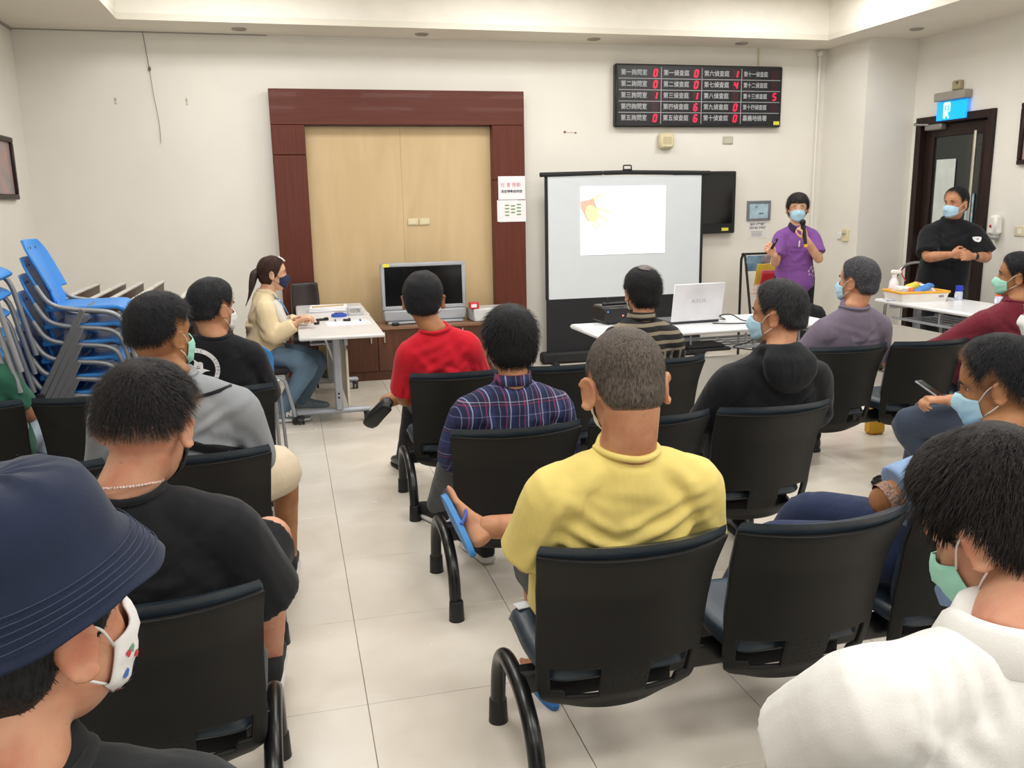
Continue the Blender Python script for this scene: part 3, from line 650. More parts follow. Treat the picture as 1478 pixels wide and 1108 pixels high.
ca.tube(fillet([(2.75, 5.33, T1+.005), (2.84, 5.27, T1+.006), (2.98, 5.24, T1+.006), (3.05, 5.32, T1+.006), (3.16, 5.33, T1+.006)], .05), .004, 7)
ca.box((3.15, 5.40, T1+.02), (.06, .05, .035), bev=.006).build('laptop_cable', m_black); tag(bpy.data.objects['laptop_cable'], 'tangled black cables lying beside the white laptop', 'cable')
tag(MB().tube(fillet([(2.98, 5.10, T1-.01), (2.9, 5.06, .65), (2.75, 5.09, .62), (3.05, 5.06, .57), (3.25, 5.07, .55), (3.34, 5.06, .6)], .06), .004, 6).tube([(3.12, 5.06, .58), (3.12, 5.055, .3), (3.12, 5.07, .02)], .004, 6).build('power_cable', m_black), 'black power cables sagging under the white laptop table', 'cable')
tag(MB().box((2.62, 5.2, .606), (.3, .2, .02), bev=.004).box((2.6, 5.2, .628), (.26, .18, .018), bev=.004).build('document_tray', m_blackm), 'black flat trays stowed on the shelf under the laptop table', 'tray')
pp = thing('power_box', 'black switch box behind the laptop near the presenter', 'box', (3.40, 5.58, T1)); MB().box((0, 0, .06), (.16, .14, .12), bev=.01).build('body', m_black, pp); MB().box((0, -.071, .07), (.1, .003, .05)).build('front_panel', m_blackm, pp, smooth=0)

# supply basket and bottles on the second table
bk = thing('supply_basket', 'white paper-wrapped tray with a yellow rim full of supplies', 'tray', (4.87, 5.98, .74), -.12)
bk.scale = (.84, .80, .9)
for i in range(1):
    rr = lambda s, z: np.array([(x*s, y*s, z) for x, y in ((-.24, -.17), (.24, -.17), (.24, .17), (-.24, .17))])
    MB().loft([rr(.9, .0), rr(1, .075), rr(.97, .075), rr(.86, .008)], True).build('body', mat('white carton', '#E8E4DE', .6, var=.03), bk, smooth=0)
    rim = MB()
    for (x, y, sx, sy) in ((0, -.172, .5, .02), (0, .172, .5, .02), (-.24, 0, .02, .33), (.24, 0, .02, .33)): rim.box((x, y, .082), (sx, sy, .022), bev=.006)
    rim.build('rim', mat('orange yellow plastic', '#E6A83A', .4), bk)
    MB().box((.165, -.1665, .045), (.05, .004, .018), bev=.002).build('label', mat('oval grey label', '#8B8494', .5), bk)
def item(nm, lab, cat, m, fn): 
    b = MB(); fn(b); return tag(b.build(nm, m), lab, cat, 'supplies in the tray')
tz = .75
item('white_packet', 'long white packet with an orange dot lying in the yellow-rimmed tray', 'packet', mat('white packet', '#EDE9E2', .5), lambda b: b.box((4.76, 5.99, tz+.08), (.13, .08, .045), rot=rotm(.1, .1, .1), bev=.012))
item('orange_cap', 'small orange round cap at the front of the yellow-rimmed tray', 'jar', mat('orange cap', '#E0713A', .45), lambda b: b.lathe([(.001, 0), (.022, 0), (.022, .03), (.018, .036), (.001, .036)], (4.76, 5.895, tz+.062)))  # an orange cap lying in the tray
item('green_pouch', 'lime green and yellow pouch standing in the middle of the tray', 'pouch', mat('lime pouch', '#C3CC4A', .45, var=.3, vscale=30, col2='#E8C84A'), lambda b: b.box((4.88, 6.04, tz+.085), (.12, .07, .06), rot=rotm(.2, -.2, .1), bev=.015))
item('blue_folded_bag', 'folded bright blue plastic bag on the tray', 'bag', mat('bright blue film', '#4C86CC', .35, var=.15, vscale=25, bump=.6, bscale=30), lambda b: b.box((4.90, 5.93, tz+.085), (.20, .07, .035), rot=rotm(.1, -.25, .25), bev=.014))
item('white_envelope', 'stiff white envelope leaning at the end of the tray', 'envelope', m_paper, lambda b: b.box((4.99, 5.985, tz+.078), (.10, .14, .012), rot=rotm(.35, .2, -.1), bev=.003))
item('orange_packet', 'small salmon packet peeking out behind the blue bag', 'packet', mat('salmon packet', '#DD9A72', .5), lambda b: b.box((4.945, 6.06, tz+.085), (.07, .03, .08), rot=rotm(0, .2, .1), bev=.006))
sb = thing('spray_bottle', 'white spray bottle with a red trigger on the white table', 'spray bottle', (4.79, 6.145, .74), -.35)
MB().lathe([(.001, 0), (.036, 0), (.04, .01), (.04, .10), (.034, .14), (.02, .165), (.016, .175), (.001, .175)], n=20).build('bottle', mat('milky bottle', '#E9E3E6', .3, var=.02), sb)
MB().lathe([(.001, .17), (.02, .17), (.02, .195), (.001, .195)], n=16).box((.012, 0, .215), (.085, .034, .035), bev=.01).build('head', m_white, sb)
MB().tube(fillet([(.05, 0, .235), (.055, 0, .20), (.075, 0, .165), (.09, 0, .14)], .02), [.012]*3+[.008]*(len(fillet([(.05, 0, .235), (.055, 0, .20), (.075, 0, .165), (.09, 0, .14)], .02))-3), 8, sq=.6).build('trigger', mat('red trigger', '#C8304A', .4), sb)
MB().lathe([(.0405, .03), (.0408, .03), (.0408, .09), (.0405, .09)], n=20).build('label', mat('pale pink label', '#E3CDD6', .5, var=.1, vscale=60), sb)
def gel(lab, x, y, capc, s=1.0):
    t = thing('gel_bottle', lab, 'bottle', (x, y, .74)); MB().lathe([(.001, 0), (.026*s, 0), (.029*s, .006), (.029*s, .058), (.024*s, .07), (.001, .07)], n=18).build('bottle', mat('clear gel bottle', '#C4CCE0', .25), t)
    MB().lathe([(.001, .07), (.027*s, .07), (.027*s, .112), (.022*s, .116), (.001, .116)], n=18).build('cap', mat(capc[0], capc[1], .35), t); MB().box((-.0285*s, 0, .035), (.003, .025, .03), bev=.001).build('label', m_paper, t)
gel('small clear bottle with a blue cap standing on the white table', 5.17, 5.85, ('blue cap', '#2038B4'))
gel('small clear bottle with an orange cap beside the maroon sleeve', 5.19, 5.46, ('orange bottle cap', '#E8642A'))
tag(MB().box((4.68, 6.02, .745), (.05, .07, .008), rot=rotm(0, 0, .3), bev=.002).build('memo_pad', mat('lavender memo', '#C9C9DC', .7)), 'small lavender memo pad in front of the spray bottle', 'memo pad')
m_tubec = mat('chrome tube', '#AFAFAF', .25, .8)
tr = thing('hand_trolley', 'chrome bent tube trolley standing behind the white table by the door', 'trolley', (5.52, 6.75, 0), .1)
MB().tube(fillet([(-.38, 0, .06), (-.36, 0, .70), (-.19, 0, .97), (.10, 0, .97), (.3, 0, .8), (.32, 0, .06)], .12), .014, 10).build('handle', m_tubec, tr)
MB().box((-.03, -.18, .05), (.74, .42, .025), bev=.01).build('base_plate', m_blackm, tr)
for sx in (-.33, .28): MB().tube([(sx-.015, .05, .04), (sx+.015, .05, .04)], .04, 14).build('wheel', m_black, tr)
MB().tube(fillet([(.02, 0, .965), (.05, -.02, .8), (.02, -.03, .55)], .05), .012, 8).build('strap', m_blackm, tr)
pbag = thing('tote_bag', 'dark pink cloth bag standing on the floor under the white table end', 'bag', (4.52, 6.35, 0))
def lump(name, c, r, m, par, off, seed, amp=.16, kind=None):
    b = MB().sphere(c, r, 26, 18); v = b.arr(); cc = np.array(c); out = []
    for p in v:
        d = p-cc; k = 1+amp*mnoise.noise(Vector(d*9+seed)); out.append(cc+d*k)
    b.v = [np.array(out)]; return b.build(name, m, par, off)
lump('bag_body', (4.53, 6.32, .27), (.10, .14, .27), cloth('dark pink cloth', '#A8385C'), pbag, (4.52, 6.35, 0), 3.1)
lump('pocket', (4.49, 6.20, .30), (.06, .06, .08), cloth('dark pink cloth', '#A8385C'), pbag, (4.52, 6.35, 0), 5.0)
rk = thing('rucksack', 'black rucksack standing on the floor behind the grey shirted man', 'rucksack', (4.42, 6.62, 0))
lump('bag_body', (4.40, 6.66, .33), (.15, .12, .33), cloth('black nylon', '#17171B'), rk, (4.42, 6.62, 0), 1.3); lump('pocket', (4.40, 6.55, .2), (.11, .06, .14), cloth('black nylon', '#17171B'), rk, (4.42, 6.62, 0), 2.3)
tag(MB().box((3.75, 4.9, .12), (.12, .09, .24), bev=.02).box((3.75, 4.9, .25), (.07, .05, .03), bev=.008).build('yellow_jug', mat('amber yellow', '#D9A520', .5)), 'yellow plastic jug on the floor behind the end seat', 'jug')

# ------------------------------------------------------------------ magazine rack behind the presenter
mr = thing('magazine_rack', 'black tube magazine rack with wire pockets full of leaflets', 'rack', (4.62, 7.88, 0)); o_ = (4.62, 7.88, 0)
for x in (4.37, 4.93):
    MB().tube(fillet([(x, 7.90, .0), (x, 7.90, .98), (x+.02, 7.88, 1.03), (x+.02, 7.86, 1.0), (x+.02, 7.62, .06), (x+.02, 7.62, .0)], .03), .013, 8).build('side_frame', m_blackm, mr, o_)
MB().tube([(4.37, 7.89, 1.02), (4.93, 7.89, 1.02)], .011, 8).tube([(4.39, 7.66, .12), (4.93, 7.66, .12)], .01, 8).build('cross_bar', m_blackm, mr, o_)
for z, y in ((.64, 7.70), (.36, 7.64)):
    wb = MB()
    for k in range(3): wb.tube([(4.40, y, z+.045*k), (4.92, y, z+.045*k)], .0035, 6)
    for k in range(14): wb.tube([(4.41+.0385*k, y, z), (4.41+.0385*k, y, z+.09)], .003, 6)
    wb.box((4.66, y+.05, z), (.52, .1, .006)); wb.build('wire_pocket', mat('pinkish wire', '#D9A79A', .4), mr, o_)
def leaf(lab, x, z, w_, h_, y, tilt, c, c2, name='leaflet', cat='leaflet', t=.008):
    o = thing(name, lab, cat, (x, y, z)); MB().box((0, 0, 0), (w_, t, h_), rot=rotm(-tilt, 0, 0), bev=.0015).build('cover', mat('cover '+lab[:24], c, .4, var=.2, vscale=14, col2=c2), o, smooth=0); return o
leaf('blue and white scenic leaflet at the top corner of the magazine rack', 4.47, .93, .16, .16, 7.835, -.25, '#9BB9CE', '#5E86A8')
leaf('black and white photo leaflet at the top of the rack', 4.60, .945, .12, .13, 7.845, -.25, '#C8B8C4', '#4A4650')
leaf('large yellow and orange leaflet in the magazine rack', 4.58, .82, .22, .22, 7.785, -.25, '#E8B648', '#D6D25A')
leaf('green and yellow leaflet beside the presenter in the rack', 4.80, .80, .22, .26, 7.79, -.25, '#D8C85A', '#88A84A')
leaf('pink book with a white round top in the rack', 4.60, .76, .20, .22, 7.745, -.25, '#E07A90', '#D85A78')
b_ = leaf('bright red book standing in the front wire pocket', 4.60, .715, .21, .26, 7.725, -.25, '#C01E2A', '#B01824', 'red_book', 'book', .02)
MB().box((0, -.013, .02), (.012, .002, .12), rot=rotm(.25, 0, 0)).build('gold_line', mat('gold print', '#C8783A', .4), b_, smooth=0)
leaf('red booklet in the lowest pocket of the rack', 4.62, .47, .3, .2, 7.66, -.25, '#B8222A', '#C8453A', 'booklet', 'booklet')
# ------------------------------------------------------------------ beam seating
m_leather = mat('blue black leather', '#2A3743', .36, var=.14, vscale=10, bump=.12, bscale=240, spec=.5)
def shell_mat():
    t = NT('black moulded shell'); b = t.b; b.inputs['Roughness'].default_value = .5; b.inputs['Specular IOR Level'].default_value = .25
    c = t.coord(); t.l(t.mix(t.ramp(t.noise(c, 3, 3), .3, .7), rgba('#131313'), rgba('#191918')), b.inputs['Base Color'])
    t.bump(t.noise(c, 420, 3), .12, .004); return t.m
m_shell = shell_mat(); m_beam = mat('black enamel tube', '#121214', .28, var=.1); m_hole = mat('black recess', '#060607', .8)
def back_y(z): 
    v = (z-.24)/.5
    return np.interp(v, [0, .1, .25, .45, .75, 1.0, 1.1], [-.115, -.15, -.175, -.20, -.245, -.31, -.34])
def back_w(z):
    v = (z-.24)/.5
    return np.interp(v, [0, .03, .08, .15, .25, .6, .85, 1.0, 1.1], [.135, .185, .215, .226, .231, .234, .243, .252, .254])
def back_c(z): return np.interp((z-.24)/.5, [0, .3, 1.0, 1.1], [.035, .055, .085, .088])
def seat_meshes():
    U = np.linspace(-1, 1, 41); Z = np.concatenate([np.linspace(.24, .42, 19), np.linspace(.435, .735, 15)])
    G = np.zeros((len(U), len(Z), 3))
    for j, z in enumerate(Z):
        G[:, j, 0] = U*back_w(z); G[:, j, 1] = back_y(z)+back_c(z)*np.abs(U)**2.2; G[:, j, 2] = z+.012*(1-U**2)*(z < .25)*-1
    def skip(i, j):
        z = (Z[j]+Z[j+1])/2; u = abs((U[i]+U[i+1])/2)
        return .292 < z < .385 and .30 < u < .84 and not (z < .31 and u > .72)
    s = MB().grid(G, 0, skip).build('seat_shell', m_shell)
    bake(s, ('SOLIDIFY', dict(thickness=.013, offset=1)), ('BEVEL', dict(width=.003, segments=2, limit_method='ANGLE', angle_limit=.7)))
    # perforated middle and rim seam in the shell
    pf = MB()
    for r in range(6):
        for k in range(6):
            z = .295+.016*r; x = -.058+.0232*k+(.006 if r % 2 else 0); pf.sphere((x, back_y(z)+back_c(z)*abs(x/back_w(z))**2.2-.0135, z), (.0032, .0016, .0032), 6, 4)
    p = pf.build('perforation', m_hole); p['kind'] = 'stuff'
    # leather pad on the front, wrapping over the top
    nu, nv = 37, 21; A = np.linspace(-1, 1, nu); B = np.linspace(-1, 1, nv); pad = MB()
    for side in (0, 1):
        H = np.zeros((nu, nv, 3))
        for j, b in enumerate(B):
            z = .40+(.762-.40)*(b+1)/2
            for i, a in enumerate(A):
                e = ((1-abs(a)**9)*(1-abs(b)**9)) if max(abs(a), abs(b)) < 1 else 0
                t = .046*e**.5*(1.18+.12*math.cos(a*1.4)*math.cos(b*1.3)) if side else -.001
                H[i, j] = (a*(back_w(z)+.004)*(1-.035*b**12), back_y(z)+back_c(z)*abs(a)**2.2+t, z+(.006*(1-a*a) if b > .5 else 0))
        pad.grid(H if side else H[::-1])
    bp = pad.build('back_pad', m_leather); bake(bp, ('WELD', dict(merge_threshold=.0008)),)
    bp.data.polygons.foreach_set('use_smooth', np.ones(len(bp.data.polygons), dtype=bool))
    # seat pad
    seat = MB(); nu, nv = 33, 33; A = np.linspace(-1, 1, nu); B = np.linspace(-1, 1, nv)
    for side in (0, 1):
        H = np.zeros((nu, nv, 3))
        for i, a in enumerate(A):
            for j, b in enumerate(B):
                e = max(0, (1-abs(a)**8)*(1-abs(b)**8))**.5
                x = a*(.232-.03*(b < -.0)*(b*b)); y = .04+b*.185
                drop = .045*max(0, (b-.55)/.45)**2+.012*(1-a*a)*(1-b*b)
                z = .350+.022*b-drop+(.042*e if side else -.026*e)
                H[i, j] = (x*(1-.07*b**10), .04+(y-.04)*(1-.07*a**10), z+.012)
        seat.grid(H if side else H[::-1])
    sp_ = seat.build('seat_pad', m_leather); bake(sp_, ('WELD', dict(merge_threshold=.0008)),)
    sp_.data.polygons.foreach_set('use_smooth', np.ones(len(sp_.data.polygons), dtype=bool))
    un = MB().box((0, .04, .318), (.34, .26, .03), bev=.012).box((0, .0, .305), (.14, .12, .05), bev=.01).box((0, -.06, .285), (.36, .02, .09), bev=.004).build('seat_pan', m_blackm)  # the rear upright plate is added to keep the shell holes dark
    return s, p, bp, sp_, un
SEAT = seat_meshes(); SEAT_USED = [False]
def bench(label, y, xs, legs, group):
    t = thing('beam_seating', label, 'beam chairs', (float(np.mean(xs)), y, 0), group=group); ox = float(np.mean(xs))
    for x in xs:
        new = []
        for o in SEAT:
            c = o if not SEAT_USED[0] else o.copy()
            if SEAT_USED[0]: COL.objects.link(c)
            new.append(c)
        SEAT_USED[0] = True
        sh, pe, bp_, st_, un_ = new
        sh.parent = t; st_.parent = t; sh.location = (x-ox, 0, 0); st_.location = (x-ox, 0, 0)
        pe.parent = sh; bp_.parent = sh; un_.parent = st_; pe.location = bp_.location = un_.location = (0, 0, 0)
    x0, x1 = min(legs+[min(xs)]), max(legs+[max(xs)])
    MB().box(((x0+x1)/2, y, .27), (x1-x0, .055, .07), bev=.008).build('beam', m_beam, t, (ox, y, 0))
    for x in legs:
        P = fillet([(x, y+.235, .0), (x, y+.225, .18), (x, y+.15, .285), (x, y-.06, .285), (x, y-.20, .20), (x, y-.235, .0)], .09, 7)
        l = MB().tube(P, .0235, 14).build('leg', m_beam, t, (ox, y, 0))
        for sy in (.2345, -.2345): MB().lathe([(.001, 0), (.031, 0), (.030, .012), (.0275, .075), (.024, .08), (.001, .08)], (x, y+sy, 0), 16).build('foot_sleeve', m_black, l, (ox, y, 0))
    return t
RY = {1: 4.42, 2: 3.30, 3: 2.14, 4: 1.00}
G_ = 'rows of black beam chairs'
XR = [.79, 1.33, 1.87]; XL = [-.36, -.90, -1.44]; XF = [3.0, 3.54, 4.08]
bench('black beam chairs of the first row under the red, and the striped shirts', RY[1], XR, [.535, 2.12], G_)
bench('black beam chairs under the plaid shirt and the black hooded jacket', RY[2], XR, [.535, 2.04], G_)
bench('black beam chairs under the yellow shirt with one empty seat beside it', RY[3], XR, [.535, 2.12], G_)
bench('black beam chairs under the white polo shirt, at the bottom of the photo', RY[4], XR, [.535, 2.12], G_)
bench('black beam chairs under the black shirt with the white ring emblem', RY[1], XL, [-.12, -1.68], G_)
bench('black beam chairs under the grey hooded sweater', RY[2], XL, [-.12, -1.68], G_)
bench('black beam chairs under the black shirt and bead necklace', RY[3], XL, [-.12, -1.68], G_)
bench('black beam chairs under the dark bucket hat wearer, mostly out of frame', RY[4], XL, [-.12, -1.68], G_)
bench('black beam chairs under the grey purple shirt and the maroon sleeve', RY[1], XF, [2.74, 4.34], G_)
bench('black beam chairs under the person holding a phone with grey blue trousers', RY[2], [3.27, 3.81, 4.35], [3.0, 4.6], G_)
tag(MB().box((.60, 2.30, .412), (.045, .04, .004), rot=rotm(0, 0, .2), bev=.001).build('paper_scrap', m_paper), 'small white paper scrap on the seat corner beside the yellow shirt', 'paper')
tag(MB().box((-.115, 1.90, .175), (.006, .03, .07), rot=rotm(.5, 0, 0), bev=.001).build('sticker', m_paper), 'white sticker on the chair leg below the bead necklace wearer', 'sticker')

# ------------------------------------------------------------------ blue stacking chairs
m_blue = mat('bright blue plastic', '#2F86D6', .38, var=.05); m_blued = mat('blue grey plastic underside', '#3A4A5C', .6, var=.1); m_tubeg = mat('grey chair tube', '#8E9094', .4, .35); m_legg = mat('dark grey chair leg', '#6A6B6D', .5, .1)
def stack_chair(label, loc, rz, group):
    """faces local +X; seat pan top at z .45"""
    t = thing('stacking_chair', label, 'chair', loc, rz, group)
    st = MB(); nu, nv = 17, 13; G = np.zeros((nu, nv, 3))
    for i in range(nu):
        for j in range(nv):
            u = i/(nu-1); b = -1+2*j/(nv-1)
            G[i, j] = (-.18+.385*u, b*.205*(1-.04*u), .448-.035*max(0, (u-.82)/.18)**2*1.0-.014*(1-b*b)*math.sin(PI*min(1, u*1.1)))
    st.grid(G); s_ = st.build('seat', m_blue, t); bake(s_, ('SOLIDIFY', dict(thickness=.022, offset=-1)), ('BEVEL', dict(width=.006, segments=2)))
    bk_ = MB(); nu, nv = 17, 17; G = np.zeros((nu, nv, 3))
    for i in range(nu):
        for j in range(nv):
            v = i/(nu-1); b = -1+2*j/(nv-1); hw = .212*(1-.30*max(0, (v-.72)/.28)**2.2)*(1-.0*v)
            G[i, j] = (-.150-.115*v-.015*v*v+.03*b*b, b*hw, .47+.31*v+(-.045*(1-v)**3*(abs(b) < .55)))
    bk_.grid(G, skip=lambda i, j: (i < 3 and (j < 3 or j > nv-5)))
    k_ = bk_.build('backrest', m_blue, t); bake(k_, ('SOLIDIFY', dict(thickness=.014, offset=0)), ('BEVEL', dict(width=.004, segments=2)))
    ho = MB()
    for b in (-.09, 0, .09): ho.sphere((-.150-.115*.86-.015*.74+.004+.03*(b/.21)**2, b, .47+.31*.86), (.008, .010, .010), 8, 6)
    ho.build('grip_hole', m_blued, k_)
    for sy in (-1, 1):
        y = sy*.235
        P = fillet([(-.205, y*.97, .56), (-.155, y, .462), (-.05, y, .435), (.13, y, .415), (.18, y, .37), (.25, y*1.04, .0)], .06, 5)
        MB().tube(P, .0125, 10).build('frame_tube', m_tubeg, t)
        l = MB(); a = V(.0, y*1.06, .435); b = V(-.24, y*1.1, .0); d = unit(b-a)
        l.box((a+b)/2, (.030, .018, np.linalg.norm(b-a)), rot=rotm(0, math.atan2(-(b-a)[0], -(b-a)[2])+0.0, 0), bev=.004); lo = l.build('leg', m_legg, t)
        MB().box(b+V(-.0, 0, .012), (.04, .024, .024), bev=.006).build('foot_cap', m_blackm, lo)
    MB().tube([(.0, -.235, .43), (.0, .235, .43)], .01, 8).tube([(.16, -.23, .405), (.16, .23, .405)], .01, 8).build('cross_bar', m_legg, t)
    return t
G1, G2 = 'blue chairs in the tall stack', 'blue chairs in the stack by the wall corner'
sc_x, sc_y, rzs = -1.03, 5.0, .05
top = stack_chair('topmost blue plastic chair of the stack behind the ring emblem shirt', (sc_x, sc_y, .65), rzs, G1)
ORD = ['second', 'third', 'fourth', 'fifth', 'sixth', 'seventh', 'eighth', 'ninth', 'tenth']
for k in range(1, 8):
    dup(top, (sc_x-.016*k, sc_y, .65-.087*k), rzs, 'blue plastic chair, %s from the top of the stack behind the ring emblem shirt' % ORD[k-1])
for k in range(0, 10):
    c = dup(top, (-1.47-.016*k, 4.46+.0*k, .87-.0945*k), .12, ('topmost blue plastic chair of the stack cut off by the photo edge' if k == 0 else 'blue plastic chair, %s from the top of the stack cut off by the photo edge' % ORD[k-1])); c['group'] = G2
c = dup(top, (-.36, 5.45, 0), PI/2+.1, 'single blue plastic chair behind the ring emblem shirt, beside the woman'); c['group'] = 'single blue chairs'
c = dup(top, (5.62, 5.62, 0), PI+.1, 'single blue plastic chair behind the white table near the orange capped bottle'); c['group'] = 'single blue chairs'

# nested flip-top tables along the side wall
m_edge = mat('whitish table edge', '#C9C5BD', .5)
TBX = [-.71, -.60, -1.0, -1.15, -1.28, -1.47]
LABT = ['brown flip-top table folded upright, behind the cropped black hair', 'brown flip-top table folded upright, the end one near the woman',
        'brown flip-top table folded upright, third of the nested row', 'brown flip-top table folded upright, fourth of the nested row', 'brown flip-top table folded upright, fifth of the nested row', 'brown flip-top table folded upright, deepest one behind the blue stack']
for k, (x, lab) in enumerate(zip(TBX, LABT)):
    t = thing('nesting_table', lab, 'table', (x, 6.62, 0), group='nested folded tables')
    MB().box((0, 0, .73), (.022, 1.5, .56), rot=rotm(0, .08, 0), bev=.004).build('table_top', m_walv, t, smooth=0)
    MB().box((.0235, 0, 1.006), (.035, 1.5, .016), bev=.004).build('edge_band', m_edge, t, smooth=0)
    for sy in (-.6, .6):
        MB().box((-.03, sy, .36), (.05, .05, .6), bev=.008).box((-.05, sy, .05), (.5, .05, .04), bev=.01).build('leg', m_sil, t)
# office chair behind the desk
oc = thing('office_chair', 'dark brown leather office chair standing behind the desk', 'chair', (.12, 7.86, 0)); oc.scale = (.72, .85, .97)
MB().box((0, 0, .42), (.40, .36, .09), bev=.03).build('seat', mat('dark brown leather', '#2B2322', .35, bump=.1, bscale=120), oc)
b = MB(); G = np.zeros((13, 9, 3))
for i in range(13):
    for j in range(9):
        v = i/12; q = -1+j/4; G[i, j] = (q*.17*(1-.25*max(0, v-.7)), .14+.03*v-.03*q*q, .46+.47*v)
b.grid(G); bo = b.build('backrest', MATS['dark brown leather'], oc); bake(bo, ('SOLIDIFY', dict(thickness=.06, offset=0)), ('BEVEL', dict(width=.02, segments=3)))
MB().tube([(0, 0, .08), (0, 0, .4)], .025, 10).build('post', m_black, oc)
for k in range(5):
    a = k*2*PI/5; MB().tube([(0, 0, .1), (.24*math.cos(a), .24*math.sin(a), .06)], [.022, .016], 8).tube([(.24*math.cos(a)-.01, .24*math.sin(a), .028), (.24*math.cos(a)+.01, .24*math.sin(a), .028)], .028, 12).build('leg', m_black, oc)
# the woman's work chair
wc = thing('work_chair', 'grey work chair on casters under the seated woman', 'chair', (-.25, 6.60, 0), -PI/2)
MB().box((0, .0, .40), (.42, .40, .05), bev=.02).build('seat', m_blackm, wc); MB().tube([(0, 0, .08), (0, 0, .38)], .022, 10).build('post', m_black, wc)
for sx in (-1, 1):
    l = MB().tube(fillet([(sx*.2, -.2, .06), (sx*.2, -.12, .36), (sx*.2, .16, .36), (sx*.2, .22, .06)], .06), .014, 8).build('leg', m_sil, wc)
    for sy in (-.2, .22): MB().tube([(sx*.2-.01, sy, .027), (sx*.2+.01, sy, .027)], .027, 12).build('caster', m_black, l)
MB().box((0, -.2, .10), (.44, .03, .03), bev=.008).build('cross_bar', m_sil, wc); MB().box((0, -.21, .62), (.38, .04, .26), bev=.018).box((0, -.215, .45), (.06, .02, .2)).build('backrest', m_blackm, wc)
# ------------------------------------------------------------------ people
def ell(d, c, r):
    c = np.asarray(c, float); r = np.asarray(r, float)
    D = d/r; O = -c/r; A = (D*D).sum(-1); B = (D*O).sum(-1); C = (O*O).sum(-1)-1
    return (-B+np.sqrt(np.maximum(B*B-A*C, 1e-9)))/A
def head_pts(d, jaw=1.0, face=True):
    d = np.asarray(d, float); p = 16.0
    r1 = ell(d, (0, -.010, .030), (.0770, .0965, .088)); r2 = ell(d, (0, .026, -.042), (.0590*jaw, .064, .0765)); r3 = ell(d, (0, -.03, -.02), (.068, .070, .06))
    r = (r1**p+r2**p+r3**p)**(1/p)*.985; P = d*r[..., None]
    x, y, z = P[..., 0], P[..., 1], P[..., 2]; fr_ = 1/(1+np.exp(-(y-.03)/.008)); ax = np.abs(x)
    g = lambda u, s: np.exp(-(u/s)**2)
    off = .019*g(x, .0125)*g(z+.026, .016)+.010*g(x, .009)*g(z+.004, .02)+.006*g(ax-.013, .008)*g(z+.032, .008)
    off += -.009*g(ax-.031, .016)*g(z-.006, .011)+.004*g(ax-.030, .02)*g(z-.026, .008)+.005*g(ax-.045, .018)*g(z+.022, .018)
    off += .005*g(x, .02)*g(z+.060, .007)+.005*g(x, .018)*g(z+.074, .007)-.003*g(x, .02)*g(z+.067, .003)+.006*g(x, .02)*g(z+.102, .014)
    return P+d*(off*fr_*(1 if face else 0))[..., None]
def azim(P): return np.abs(np.arctan2(P[..., 0], P[..., 1]))
def dirs_grid(nu=64, nv=40):
    u = np.arange(nu)*2*PI/nu; v = np.linspace(-PI/2, PI/2, nv)
    U, V_ = np.meshgrid(u, v, indexing='ij')
    return np.stack([np.sin(U)*np.cos(V_), np.cos(U)*np.cos(V_), np.sin(V_)], -1)
def sstep(x, a, b):
    t = np.clip((x-a)/(b-a), 0, 1); return t*t*(3-2*t)
HL_T = [0, .45, .8, 1.05, 1.3, 1.5, 1.75, 2.0, 2.4, PI]
HAIRLINES = {'short': [.072, .072, .058, .034, -.004, .012, .022, -.03, -.062, -.068],
             'low': [.066, .066, .05, .02, -.02, -.01, .0, -.05, -.085, -.092],
             'long': [.070, .072, .055, .02, -.02, -.03, -.05, -.09, -.10, -.10],
             'high': [.078, .078, .066, .05, .03, .034, .04, .0, -.035, -.042]}
FRING = dict(fringe=[.040, .042, .040, .015, -.02, -.01, .0, -.05, -.085, -.09])
HAIRLINES.update(FRING)
